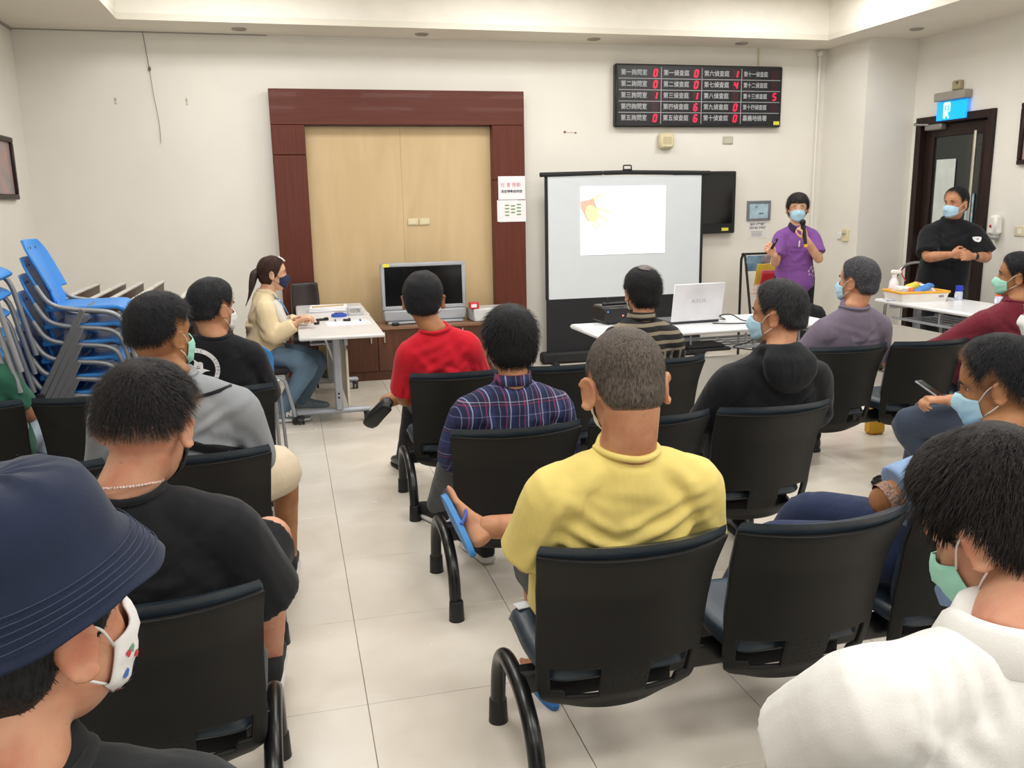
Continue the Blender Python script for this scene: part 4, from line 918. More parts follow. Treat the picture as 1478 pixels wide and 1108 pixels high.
class Head:
    def __init__(s, c, yaw=0, pitch=0, roll=0, sc=1.08, jaw=1.0):
        s.c = np.array(c, float); s.R = rotm(0, 0, yaw) @ rotm(pitch, 0, 0) @ rotm(0, roll, 0); s.s = sc; s.jaw = jaw
    def __call__(s, P): return s.c+s.s*(np.asarray(P, float) @ s.R.T)
    def mesh(s, ear=1.0, edrop=0.0):
        nu, nv = 64, 42; P = head_pts(dirs_grid(nu, nv), s.jaw); mb = MB(); f = []
        for i in range(nu):
            for j in range(nv-1):
                k = (i+1) % nu; f.append((i*nv+j, k*nv+j, k*nv+j+1, i*nv+j+1))
        mb.add(s(P.reshape(-1, 3)), f)
        for sx in (-1, 1):
            R_ = rotm(.15, 0, 0) @ rotm(0, 0, sx*-.45*ear) 
            E = MB().sphere((0, 0, 0), (.0075, .019, .031), 14, 10)
            a = np.linspace(-2.2, 2.5, 14); E.tube([(sx*.006, -.017*math.cos(t)*1.0, .029*math.sin(t)) for t in a][::1], .0055, 7, dome=True)
            v = E.arr() @ R_.T*(.85+.15*ear)+V(sx*(.079+.005*ear), -.012, -.006-edrop); mb.add(s(v), E.f)
        return mb
    def hair(s, line='short', th=.014, fade=.02, strands=1500, length=.02, width=.0013, seed=1, rough=.004, top=1.3, lift=.25, whorl=(0, -.06, .10), nape=0.0):
        rng = np.random.default_rng(seed); zl = np.array(HAIRLINES[line], float); zl[-2:] += nape
        def prof(P):
            z0 = np.interp(azim(P), HL_T, zl); return P[..., 2]-z0
        def thick(P): 
            t = th*sstep(prof(P), -.004, .03)*(1+(top-1)*sstep(P[..., 2], .02, .10)); return t
        nu, nv = 72, 52; D = dirs_grid(nu, nv); P = head_pts(D, s.jaw, False); m = prof(P)
        N = np.zeros((nu, nv))
        for i in range(nu):
            for j in range(nv): N[i, j] = mnoise.noise(Vector(P[i, j]*34)+Vector((seed*3.1, 0, 0)))
        Q = P+D*(thick(P)+rough*N*sstep(m, 0, .03)-.0035*(m < 0))[..., None]
        mb = MB(); f = []
        for i in range(nu):
            k = (i+1) % nu
            for j in range(nv-1):
                if max(m[i, j], m[k, j], m[k, j+1], m[i, j+1]) > 0: f.append((i*nv+j, k*nv+j, k*nv+j+1, i*nv+j+1))
        mb.add(s(Q.reshape(-1, 3)), f); fa = sstep(m, -.002, fade).reshape(-1)
        if strands:
            d = rng.normal(size=(strands*3, 3)); d /= np.linalg.norm(d, axis=1, keepdims=True)
            p = head_pts(d, s.jaw, False); mm = prof(p); ok = mm > .006; d, p, mm = d[ok][:strands], p[ok][:strands], mm[ok][:strands]
            p = p+d*(thick(p)-.003)[:, None]; n = d
            t = p-np.array(whorl); t += rng.normal(size=t.shape)*.018; t -= n*(t*n).sum(1, keepdims=True); t /= np.maximum(np.linalg.norm(t, axis=1, keepdims=True), 1e-6)
            L = length*rng.uniform(.6, 1.25, len(d))*sstep(mm, 0, .03)+.002; lf_ = rng.uniform(.2, 1.2, len(d))*lift
            w_ = np.cross(t, n)*width/2; K = []
            for q, ww in ((0, 1), (.4, .9), (.75, .6), (1, 0.12)):
                c = p+t*(L*q)[:, None]+n*(L*lf_*(q-.75*q*q))[:, None]
                K.append(c-w_*ww); K.append(c+w_*ww)
            K = np.stack(K, 1); b = np.arange(len(d))[:, None]*8
            ff = np.concatenate([b+np.array(q) for q in ([0, 1, 3, 2], [2, 3, 5, 4], [4, 5, 7, 6])])
            mb.add(s(K.reshape(-1, 3)), [tuple(q) for q in ff.tolist()]); fa = np.concatenate([fa, np.repeat(np.clip(sstep(mm, -.002, fade), .3, 1), 8)])
        return mb, fa
    def mask(s, dip=0.0):
        nu, nv = 25, 15; G = np.zeros((nu, nv, 3)); az = np.linspace(-1.02, 1.02, nu)
        for i, a in enumerate(az):
            q = (abs(a)/1.02); zt = -.004-.022*q**1.5-dip; zb = -.122+.030*q**2
            for j in range(nv):
                t = j/(nv-1); z = zt+(zb-zt)*t; d = unit((math.sin(a)*.082, math.cos(a)*.082+.004, z)); p = head_pts(d[None], s.jaw)[0]
                o = .005+.010*math.cos(a*1.3)**2*math.sin(PI*min(1, t*1.0))**.6+.0016*math.cos(t*3*2*PI)*(1-q**4)
                if t > .9: o -= .004
                G[i, j] = p+d*o
        mb = MB().grid(s(G)); loops = []
        for sx, col_ in ((-1, 0), (1, nu-1)):
            ear_t = V(sx*.086, -.022, .02); ear_b = V(sx*.083, -.020, -.030)
            P = fillet([G[col_, 1]+V(sx*.001, 0, 0), V(sx*.084, .01, .010), ear_t, ear_b, V(sx*.078, .01, -.05), G[col_, nv-2]+V(sx*.001, 0, 0)], .02, 4)
            loops.append(MB().tube([s(p) for p in P], .0016*s.s, 6))
        return mb, loops
    def eyes(s):
        out = []
        for sx in (-1, 1):
            d = unit((sx*.031, .082, .007)); p = head_pts(d[None], s.jaw)[0]
            e = MB().sphere((0, 0, 0), (.0125, .0075, .0052), 14, 8); R_ = rotm(0, 0, -sx*.33)
            w_ = MB().add(s(e.arr() @ R_.T+p-d*.004), e.f)
            e2 = MB().sphere((0, .0036, 0), (.0054, .0046, .0050), 12, 8); ir = MB().add(s(e2.arr() @ R_.T+p-d*.0036), e2.f)
            br = []
            for t in np.linspace(-1, 1, 7):
                dd = unit((sx*(.031+.017*t), .082, .026+.004*(1-t*t)-.002*t)); q = head_pts(dd[None], s.jaw)[0]; br.append(s(q+dd*.0015))
            out.append((w_, ir, MB().tube(br, np.array([.001, .0024, .003, .003, .0028, .002, .0008])*s.s, 6)))
        return out
def hand_mesh(w_, dr, pn, thumb, curl=.5, sc=1.0, spread=.07):
    """w_ wrist, dr finger direction, pn palm normal (palm side), thumb direction (sideways)"""
    y = unit(dr); z = -unit(np.asarray(pn, float)-y*np.dot(pn, y)); x = np.cross(y, z)
    if np.dot(x, thumb) < 0: x = -x
    B = np.stack([x, y, z], 1); T = lambda P: np.asarray(w_, float)+sc*(np.asarray(P, float) @ B.T); mb = MB()
    a = np.arange(14)*2*PI/14
    def ring(yc, hw, hz, xo=0, zo=0):
        c, s_ = np.cos(a), np.sin(a); return T(np.stack([xo+hw*np.sign(c)*np.abs(c)**.7, np.full(14, yc), zo+hz*np.sign(s_)*np.abs(s_)**.8], 1))
    mb.loft([ring(-.03, .024, .019), ring(0, .026, .018), ring(.025, .036, .018), ring(.06, .041, .016), ring(.088, .040, .014), ring(.096, .034, .010)])
    for k, (xo, L, r) in enumerate(((.030, .072, .0092), (.010, .080, .0096), (-.011, .074, .0092), (-.030, .058, .0082))):
        c = curl*(1+.12*k); p = V(xo, .082, 0); an = 0.0; pts = [V(xo*.8, .055, 0), p]; fx = spread*(1.5-k)*(1-curl*.5)
        for seg, fr_ in ((.45, .55), (.3, .9), (.25, .6)):
            an += c*fr_*1.35; p = p+L*seg*V(math.sin(fx)*math.cos(an), math.cos(an)*math.cos(fx), -math.sin(an)); pts.append(p)
        mb.tube([T(q) for q in fillet(pts, .008, 2)], np.interp(np.linspace(0, 1, len(fillet(pts, .008, 2))), [0, .5, 1], [r*1.05, r, r*.78])*sc, 9, dome=True)
    tp = [V(.018, .012, -.004), V(.040, .034, -.012), V(.054, .060, -.018-.012*curl), V(.056-.012*curl, .088, -.024-.022*curl)]
    mb.tube([T(q) for q in fillet(tp, .01, 2)], np.interp(np.linspace(0, 1, len(fillet(tp, .01, 2))), [0, .4, 1], [.016, .0125, .0085])*sc, 9, dome=True)
    return mb
def sec(c, lat, fwd, hw, hd, n=24, e=2.3):
    a = np.arange(n)*2*PI/n; cc, ss = np.cos(a), np.sin(a)
    return np.asarray(c)+np.outer(hw*np.sign(cc)*np.abs(cc)**(2/e), lat)+np.outer(hd*np.sign(ss)*np.abs(ss)**(2/e), fwd)
def torso(D, inf=0.0, low=.0, g=1.0, flare=0.0):
    hip, N = D['hip'], D['N']; S = (D['sL']+D['sR'])/2; lat_s = unit(D['sR']-D['sL']); hwS = np.linalg.norm(D['sR']-D['sL'])/2
    hy = D['yaw']; lat_h = V(math.cos(hy), math.sin(hy), 0)
    ch = S-unit(S-hip)*.02
    def at(t, hw, hd, back=0.0):
        lat = unit(lat_h*(1-t)+lat_s*t); ax = unit(S-hip); f = unit(np.cross(ax, lat)); f = f if t < 2 else f
        c = hip+(ch-hip)*t-f*back; return sec(c, lat, f, hw+inf, hd+inf)
    ax = unit(S-hip); f = unit(np.cross(ax, lat_s))
    up = V(0, 0, 1); hs = hwS/.19
    bel = D.get('belly', 0)
    rings = [sec(hip-ax*(.10+low), lat_h, unit(np.cross(up, lat_h)), .13*g+inf+flare, .105*g+inf+flare), sec(hip-ax*(.04+low*.6), lat_h, unit(np.cross(up, lat_h)), .172*g+inf+flare, .13*g+inf+flare),
             at(.12, .178*g, .135*g+bel*.6), at(.36, .160*g+bel*.3, .122*g+bel), at(.62, .172*g*(.5+.5*hs), .118*g+bel*.5, 0), at(.82, (hwS+.005), .110*g, .0), at(.95, hwS*.96, .095*g, .004)]
    # shoulders slope up to the neck
    rings += [sec(S*.72+N*.28-f*.012, lat_s, f, hwS*.74+inf, .078*g+inf*.8), sec(S*.4+N*.6-f*.014, lat_s, f, hwS*.46+inf*.8, .078*g+inf*.7), sec(N-f*.006, lat_s, f, .068*g+inf*.5, .073*g+inf*.5), sec(N+V(0, 0, .012), lat_s, f, .064*g+inf*.5, .066*g+inf*.5)]
    return rings
def folds(mb, lines, auto=None, seed=1, lump=.004):
    v = mb.arr(); n = normals(mb); rng = np.random.default_rng(seed); o = np.zeros(len(v))
    L = list(lines)
    if auto is not None:
        for q in auto:
            A, Bc, rad, cnt, amp = q[:5]
            for k in range(cnt): L.append((A+rng.normal(size=3)*rad*.35, Bc+rng.normal(size=3)*rad, rng.uniform(.009, .018), amp*rng.choice([1, -1, 1])*rng.uniform(.5, 1.1))+tuple(q[5:]))
    for q in L:
        A, B, w_, amp = q[:4]; A = np.asarray(A, float); B = np.asarray(B, float); F = np.asarray(q[4], float) if len(q) > 4 else None; vv = v; wt = 1.0
        if F is not None:      # a crease seen on the side of the cloth facing F
            vv = v-np.outer(v@F, F); A = A-F*(A@F); B = B-F*(B@F); wt = np.clip((n@F)*2.2-.35, 0, 1)
        ab = B-A; t = np.clip(((vv-A)@ab)/max(ab@ab, 1e-9), 0, 1)
        d = np.linalg.norm(vv-(A+t[:, None]*ab), axis=1); e = np.sin(PI*np.clip(t*.9+.05, 0, 1))**.6*wt
        o += amp*e*np.exp(-(d/w_)**2)-amp*.7*e*np.exp(-((d-2*w_)/w_)**2)
    o += np.array([lump*mnoise.noise(Vector(p*7.0)+Vector((seed, 0, 0))) for p in v])
    mb.v = [v+n*o[:, None]]; return mb
def shoe(ank, toe, up=(0, 0, 1), L=.27, style='sneaker', sc=1.0):
    """returns upper, sole as MBs; ankle at heel-top; the sole lies below"""
    y = unit(np.asarray(toe, float)); z = unit(np.asarray(up, float)-y*np.dot(up, y)); x = np.cross(y, z); B = np.stack([x, y, z], 1)
    T = lambda P: np.asarray(ank, float)+sc*(np.asarray(P, float) @ B.T); a = np.arange(18)*2*PI/18; c, s_ = np.cos(a), np.sin(a)
    def ring(yc, hw, zb, zt):
        return T(np.stack([hw*np.sign(c)*np.abs(c)**.8, np.full(18, yc), (zb+zt)/2+(zt-zb)/2*np.sign(s_)*np.abs(s_)**.8], 1))
    z0 = -.085; Lk = L/.27
    up_ = MB().loft([ring(-.065*Lk, .018, z0+.01, z0+.05), ring(-.055*Lk, .032, z0, z0+.085), ring(-.02*Lk, .038, z0, z0+.105), ring(.04*Lk, .040, z0, z0+.095), ring(.09*Lk, .045, z0, z0+.070), ring(.15*Lk, .047, z0, z0+.055), ring(.185*Lk, .038, z0, z0+.045), ring(.203*Lk, .020, z0+.005, z0+.03)])
    so = MB().loft([ring(-.070*Lk, .020, z0-.012, z0+.016), ring(-.055*Lk, .036, z0-.018, z0+.018), ring(.05*Lk, .041, z0-.018, z0+.014), ring(.14*Lk, .050, z0-.018, z0+.012), ring(.19*Lk, .040, z0-.014, z0+.012), ring(.210*Lk, .02, z0-.004, z0+.012)])
    return up_, so
def limb_pts(P, r):
    P = [np.asarray(p, float) for p in P]; Q = fillet(P, .05, 3); 
    seg = np.concatenate([[0], np.cumsum([np.linalg.norm(P[i+1]-P[i]) for i in range(len(P)-1)])]); sq = np.concatenate([[0], np.cumsum([np.linalg.norm(Q[i+1]-Q[i]) for i in range(len(Q)-1)])])
    return Q, np.interp(sq/sq[-1], seg/seg[-1], r)
def sub(P, t):   # point at fraction t along segment chain a-b
    return P[0]+(P[1]-P[0])*t
SKINS = {'tan': ('#BE8B69', '#A86E52'), 'brown': ('#A8764F', '#8E5C3E'), 'light': ('#D9AC8C', '#CC8F74'), 'pale': ('#E3BFA6', '#D8A088'), 'pink': ('#C9967A', '#B87058')}
PEOPLE = {}
def person(key, label, D, top, skin_='tan', hair=None, head=None, mask=None, pants=None, shoes=None, g=1.0, fine=False, hands=(True, True), eyes=True, curl=.55, sock=None, palm=None):
    hip = D['hip'] = np.array(D['hip'], float)
    for k in ('N', 'sL', 'sR', 'eL', 'eR', 'wL', 'wR', 'kL', 'kR', 'aL', 'aR'): D[k] = np.array(D[k], float)
    if hip[2] < .6 and D.get('push', .08):
        k = (D['N'][1]+D.get('push', .08))/D['N'][1]; C0 = V(0, 0, 1.58); D['hip'] = hip = hip+V(0, .09, 0)
        for q in ('N', 'sL', 'sR', 'eL', 'eR'): D[q] = C0+(D[q]-C0)*k
        head = dict(head, c=C0+(np.array(head['c'])-C0)*k)
    D.setdefault('yaw', 0.0); yaw = D['yaw']; fw = V(-math.sin(yaw), math.cos(yaw), 0)
    root = thing('person', label, 'person', (hip[0], hip[1], 0)); off = (hip[0], hip[1], 0)
    H = Head(**head); s1, s2 = SKINS[skin_]; ms = skin('skin '+skin_, s1, s2)
    vs = .0052 if fine else .0065
    # head and neck
    hm = H.mesh(D.get('ear', 1.0), D.get('edrop', 0)); N = D['N']; nk = D.get('neck', 1.0)
    pts = [N-V(0, 0, .05), N, N*.55+H((0, -.03, -.07))*.45, H((0, -.026, -.055)), H((0, -.012, .0))]
    hm.tube(pts, np.array([.058, .059, .057, .058, .05])*nk*H.s/1.08, 18, dome=True)
    body = vox(hm, vs, 2)
    lo = MB().loft(torso(D, -.014, 0, g))
    bare = {}
    for sd in 'LR':
        s_, e, w_ = D['s'+sd], D['e'+sd], D['w'+sd]
        Q, r = limb_pts([s_-V(0, 0, .01), e, w_], [.048*g, .040*g, .027]); lo.tube(Q, r, 12, dome=True)
        k, a_ = D['k'+sd], D['a'+sd]; hj = hip+V(math.cos(yaw), math.sin(yaw), 0)*(.09 if sd == 'R' else -.09)
        Q, r = limb_pts([hj, k, a_], [.088*g, .060, .040]); lo.tube(Q, r, 14, dome=True)
        q = sub((k, a_), .35)-fw*.012*0; lo.sphere(q, (.056, .056, .07), 12, 8)
    cb = vox(lo, .013, 3); body.join(cb)
    slv = top.get('slv', .6)
    for i, sd in enumerate('LR'):
        s_, e, w_ = D['s'+sd], D['e'+sd], D['w'+sd]; arm = MB()
        if slv < 1.5:
            m = s_+(e-s_)*max(.3, slv-.35); Q, r = limb_pts([m, e, e+(w_-e)*.3, w_], [.046*g, .041*g, .041*g, .027]); arm.tube(Q, r*1.03, 14, dome=True)
        if hands[i]:
            d = D.get('hd'+sd, unit(w_-e)); other = hip+fw*.3-w_; pn = (palm or {}).get(sd, V(0, 0, -1)); th = D.get('th'+sd, V(math.cos(yaw), math.sin(yaw), 0)*(1 if sd == 'L' else -1))
            arm.join(hand_mesh(w_+unit(d)*.012, d, pn, th, D.get('cu'+sd, curl), 1.0))
        if arm.n: body.join(vox(arm, .0042 if (fine or hands[i] == 2) else .005, 2))
    body.build('body', ms, root, off, smooth=180)
    # eyes
    if eyes:
        for w_, ir, br in H.eyes():
            eo = w_.build('eye', mat('eye white', '#E6E0DA', .2), root, off, 180); ir.build('iris', mat('dark iris', '#2A1C16', .15), eo, off, 180); br.build('eyebrow', mat('eyebrow', '#231C1A', .8), root, off, 180)
    if hair:
        hb, fa = H.hair(**{k: v for k, v in hair.items() if k not in ('col', 'col2')})
        hb.build('hair', hairmat('hair %s on %s' % (hair.get('col', '#17161A'), skin_), hair.get('col', '#17161A'), hair.get('col2', '#2A2728'), s1), root, off, 180, attr={'fade': fa})
    if mask:
        mk, lp_ = H.mask(); mo = mk.build('face_mask', mask[0], root, off, 180); bake(mo, ('SOLIDIFY', dict(thickness=.0022, offset=1)))
        for q in lp_: q.build('ear_loop', mask[1], mo, off, 180)
    # top
    inf = top.get('inf', .014); tm = MB().loft(torso(D, inf, top.get('low', .02), g, top.get('flare', 0)))
    for sd in 'LR':
        s_, e, w_ = D['s'+sd], D['e'+sd], D['w'+sd]; S = (D['sL']+D['sR'])/2; s0 = s_+unit(S-s_)*.05
        tz_ = N*.72+S*.28-fw*.006; tm.tube([tz_-V(0, 0, .02), tz_*.5+s_*.5-V(0, 0, .002), s_-V(0, 0, .004)], np.array([.052, .057, .056])*g+inf*.6, 16, dome=True)
        if slv < 1.5:
            m = s_+(e-s_)*slv if slv <= 1 else e+(w_-e)*(slv-1); P = [s0, s_, m] if slv <= 1 else [s0, s_, e, m]
            Q, r = limb_pts(P, [.068*g+inf*.6, .066*g+inf*.6, .060*g+inf+top.get('loose', .0)] if slv <= 1 else [.068*g+inf*.6, .066*g+inf*.6, .058*g+inf, .056*g+inf])
            tm.tube(Q, r, 16)
        else:
            Q, r = limb_pts([s0, s_, e, w_-unit(w_-e)*.01], [.066*g+inf*.6, .066*g+inf*.6, .050*g+inf, .033+inf*.8]); tm.tube(Q, r, 16)
    if top.get('hood'):
        f_ = fw; b = N-f_*.075+V(0, 0, .005); lt = unit(D['sR']-D['sL'])
        tm.tube(fillet([N+lt*.07+f_*.05+V(0, 0, -.03), N+lt*.088-f_*.01+V(0, 0, .012), N-f_*.092+V(0, 0, .012), N-lt*.088-f_*.01+V(0, 0, .012), N-lt*.07+f_*.05+V(0, 0, -.03)], .09, 6), .026, 12)
        tm.loft([sec(N-f_*.055+V(0, 0, .02), lt, f_, .085, .035), sec(N-f_*.085+V(0, 0, -.02), lt, f_, .118, .045), sec(N-f_*.10+V(0, 0, -.08), lt, f_, .115, .045), sec(N-f_*.10+V(0, 0, -.135), lt, f_, .075, .035), sec(N-f_*.095+V(0, 0, -.16), lt, f_, .03, .015)])
    tv_ = vox(tm, .0085 if fine else .0105, 9 if top.get('hood') else 3)
    S = (D['sL']+D['sR'])/2; ap = lambda sd: D['s'+sd]-V(0, 0, .13)+unit(S-D['s'+sd])*.02
    mid = hip*.5+S*.5
    amp = top.get('amp', .006); au = []
    for F in (-fw, fw):
        au += [(ap('L'), mid, .07, 4, amp, F), (ap('R'), mid, .07, 4, amp, F), (hip+V(-.15, 0, .10), hip+V(.15, 0, .12), .05, 4, amp, F), (D['sL']+V(0, 0, .03), S-V(0, 0, .12), .05, 2, amp*.6, F), (D['sR']+V(0, 0, .03), S-V(0, 0, .12), .05, 2, amp*.6, F)]
        au += [(D['sL']*.55+D['eL']*.45, D['eL'], .03, 3, amp*.8, F), (D['sR']*.55+D['eR']*.45, D['eR'], .03, 3, amp*.8, F)]
    lines_ = [tuple(q)+((-fw,) if len(q) == 4 else ()) for q in top.get('lines', [])]
    folds(tv_, lines_, au, seed=sum(map(ord, key)) % 97, lump=top.get('lump', .006))
    sh = tv_.build(top.get('name', 'shirt'), top['mat'], root, off, 180)
    PEOPLE[key] = dict(root=root, off=off, shirt=sh, H=H, D=D, fw=fw)
    # collar
    lat = unit(D['sR']-D['sL']); ct = top.get('collar', 'crew'); a = np.linspace(0, 2*PI, 29); rn = .066*g+.006
    if ct == 'crew':
        P = [N+lat*rn*1.04*math.sin(t)+fw*(rn*math.cos(t)+.004-.008*max(0, -math.cos(t)))+V(0, 0, .001-.008*max(0, -math.cos(t))-.026*max(0, math.cos(t))**1.5+.004*abs(math.sin(t))) for t in a]
        MB().tube(P, .0085, 8).build('collar', top.get('cmat', top['mat']), sh, off, 180)
    elif ct in ('fold', 'stand'):
        G = []
        for rr, z in ((.058, .030), (.062, .034), (.070, .026), (.083, -.012), (.080, -.016)) if ct == 'fold' else ((.062, -.01), (.060, .03), (.064, .032), (.068, -.008)):
            G.append([N+lat*rr*nk*g*1.06*math.sin(t)+fw*(rr*nk*math.cos(t)+.004)+V(0, 0, z-.035*max(0, math.cos(t))**2-(.012*max(0, -math.cos(t)) if ct == 'fold' and z < 0 else 0)) for t in np.linspace(.28, 2*PI-.28, 33)])
        cm = MB(); cm.grid(np.array(G)); co = cm.build('collar', top.get('cmat', top['mat']), sh, off, 180); bake(co, ('SOLIDIFY', dict(thickness=.004, offset=0)))
    # trousers
    if pants:
        pm = MB(); short = pants.get('short'); inf2 = pants.get('inf', .012)
        hy = V(math.cos(yaw), math.sin(yaw), 0)
        pm.loft([sec(hip-V(0, 0, .09), hy, fw, .15*g, .12*g), sec(hip, hy, fw, .178*g+.004, .135*g+.004), sec(hip+V(0, 0, .09)-fw*.01, hy, fw, .17*g+.002, .125*g)])
        for sd in 'LR':
            k, a_ = D['k'+sd], D['a'+sd]; a_ = k+(a_-k)*pants.get('cut'+sd, 1.0); hj = hip+hy*(.085 if sd == 'R' else -.085)
            if short: Q, r = limb_pts([hj, sub((hj, k), short)], [.088*g+inf2, .072*g+inf2*1.7])
            else: Q, r = limb_pts([hj, k, a_], [.088*g+inf2, .062+inf2, .042+inf2*1.3])
            pm.tube(Q, r, 16, dome=not short)
        pv = vox(pm, .0105, 3); au = []
        for sd in 'LR':
            k = D['k'+sd]; au += [(k+V(0, 0, .05), k-V(0, 0, .08), .05, 5, .005), ((hip+k)/2+V(0, 0, .06), hip+V(0, 0, .06), .06, 4, .005), (D['a'+sd]+V(0, 0, .05), D['a'+sd]+V(0, 0, .16), .05, 4, .004)]
        folds(pv, [], au, seed=5+len(key), lump=.005); pv.build('shorts' if short else 'trousers', pants['mat'], root, off, 180)
    if shoes:
        for sd in 'LR':
            spc = shoes.get(sd, shoes); a_ = D['a'+sd]; toe = spc.get('toe'+sd, spc.get('toe', fw)); up_, so = shoe(a_, toe, spc.get('up', (0, 0, 1)), .27, 'shoe', spc.get('sc', 1.0))
            u = up_.build('shoe', spc['mat'], root, off, 180); so.build('sole', spc.get('sole', mat('white rubber', '#D9D8D4', .6)), u, off, 180)
            if spc.get('sock'): MB().tube([a_+V(0, 0, -.01), a_+unit(D['k'+sd]-a_)*.10], [.042, .046], 14).build('sock', spc['sock'], root, off, 180)
    return PEOPLE[key]
def decal(pk, polys, o, ux, uy, m, name, parent=None, ray=None, lift=.0025, step=None):
    """flat shapes laid on the cloth: every vertex drops onto the shirt along the ray"""
    sh = pk['shirt']; off = V(*pk['off']); v = np.array([q.co[:] for q in sh.data.vertices]); bv = BVHTree.FromPolygons([Vector(q) for q in v], [tuple(p.vertices) for p in sh.data.polygons])
    mb = MB(); ray = unit(ray)
    for P, F in polys:
        Q = []
        for a, b in P:
            q = np.asarray(o, float)+np.asarray(ux)*a+np.asarray(uy)*b-off; h = bv.ray_cast(Vector(q-ray*.4), Vector(ray))
            Q.append(np.array(h[0])-ray*lift+off if h[0] is not None else q+off)
        mb.add(Q, F)
    return mb.build(name, m, parent or sh, pk['off'], 180)
def ring_poly(r0, r1, n=60):
    a = np.arange(n)*2*PI/n; rad = np.linspace(r0, r1, 4); P = [(r*math.cos(t), r*math.sin(t)) for r in rad for t in a]
    F = [(k*n+i, k*n+(i+1) % n, (k+1)*n+(i+1) % n, (k+1)*n+i) for k in range(3) for i in range(n)]; return P, F
def fan_poly(pts, rings=5):
    P = np.array(pts, float); c = P.mean(0); n = len(P); V_ = [tuple(c+(P[i]-c)*(k/rings)) for k in range(1, rings+1) for i in range(n)]+[tuple(c)]
    F = [(k*n+i, k*n+(i+1) % n, (k+1)*n+(i+1) % n, (k+1)*n+i) for k in range(rings-1) for i in range(n)]+[(len(V_)-1, i, (i+1) % n) for i in range(n)]; return V_, F
def text_poly(s, size, x=0, y=0, ang=0):
    v, f = text(s, size, 'CENTER'); c, sn = math.cos(ang), math.sin(ang); return [(x+c*a-sn*b, y+sn*a+c*b) for a, b, _ in v], f
# ------------------------------------------------------------------ cloth patterns
def plaid_mat():
    t = NT('navy plaid'); b = t.b; b.inputs['Roughness'].default_value = .85
    x, y, z = t.n('ShaderNodeSeparateXYZ').outputs; t.l(t.coord(), x.node.inputs[0])
    def line(s, per, o, w_): 
        return t.math('LESS_THAN', t.math('ABSOLUTE', t.math('SUBTRACT', t.math('FRACT', t.math('MULTIPLY_ADD', s, 1/per, o)), .5)), w_/per)
    xx = t.math('ADD', x, t.math('MULTIPLY', y, .35)); c = rgba('#191E44')
    band = line(xx, .066, .1, .016); c = t.mix(t.math('MULTIPLY', band, .32), c, rgba('#34427A'))
    bz = line(z, .105, .3, .022); c = t.mix(t.math('MULTIPLY', bz, .4), c, rgba('#12142A'))
    for (s, p, o, w_, col, a) in ((xx, .066, .1, .0019, '#B4BCD8', .6), (xx, .066, .30, .0020, '#9A3450', .6), (z, .105, .35, .0015, '#B8B0C8', .45), (z, .105, .45, .0015, '#A04058', .45), (xx, .066, .62, .0014, '#8890B8', .5), (z, .105, .85, .0014, '#8088B4', .45)):
        c = t.mix(t.math('MULTIPLY', line(s, p, o, w_), a), c, rgba(col))
    t.l(c, b.inputs['Base Color']); t.bump(t.noise(t.coord(), 300, 2), .15, .004); return t.m
def stripe_mat():
    t = NT('black tan stripe knit'); b = t.b; b.inputs['Roughness'].default_value = .9
    x, y, z = t.n('ShaderNodeSeparateXYZ').outputs; t.l(t.coord(), x.node.inputs[0])
    n = t.math('MULTIPLY', t.math('SUBTRACT', t.noise(t.coord(), 6, 2), .5), .25)
    s = t.math('LESS_THAN', t.math('ABSOLUTE', t.math('SUBTRACT', t.math('FRACT', t.math('ADD', t.math('MULTIPLY', z, 1/.046), n)), .5)), .19)
    d = t.math('LESS_THAN', t.math('ABSOLUTE', t.math('SUBTRACT', t.math('FRACT', t.math('MULTIPLY', x, 1/.05)), .5)), .16)
    zz = t.math('GREATER_THAN', z, .80); f = t.math('ADD', t.math('MULTIPLY', s, zz), t.math('MULTIPLY', t.math('MULTIPLY', d, t.math('SUBTRACT', 1.0, zz)), .9))
    t.l(t.mix(f, rgba('#1B1A1C'), rgba('#857B69')), b.inputs['Base Color']); t.bump(t.noise(t.coord(), 300, 2), .2, .004); return t.m
B_TEE = cloth('black jersey', '#16171B', .12, .45); B_TRO = cloth('black trouser cloth', '#15151A', .1, .35); W_MASK = mat('white mask fabric', '#E4E4E6', .85); LOOP = mat('white ear loop', '#E6E4E2', .8)
BL_MASK = mat('light blue mask fabric', '#A9CFE2', .85, var=.02); GR_MASK = mat('mint green mask fabric', '#9ED8C4', .85, var=.02); NV_MASK = mat('navy mask fabric', '#1E2A4A', .85); BK_MASK = mat('black mask fabric', '#1A1A1C', .85); BK_LOOP = mat('black ear loop', '#18181A', .8)
m_blk_shoe = mat('black shoe leather', '#161616', .35, var=.1); m_blk_sole = mat('black rubber sole', '#121212', .6); m_gr_shoe = mat('grey mesh shoe', '#7D8A92', .8, var=.15, vscale=60, bump=.2, bscale=200); m_bk_mesh = mat('black knit shoe', '#1C1C1F', .8, bump=.2, bscale=200)
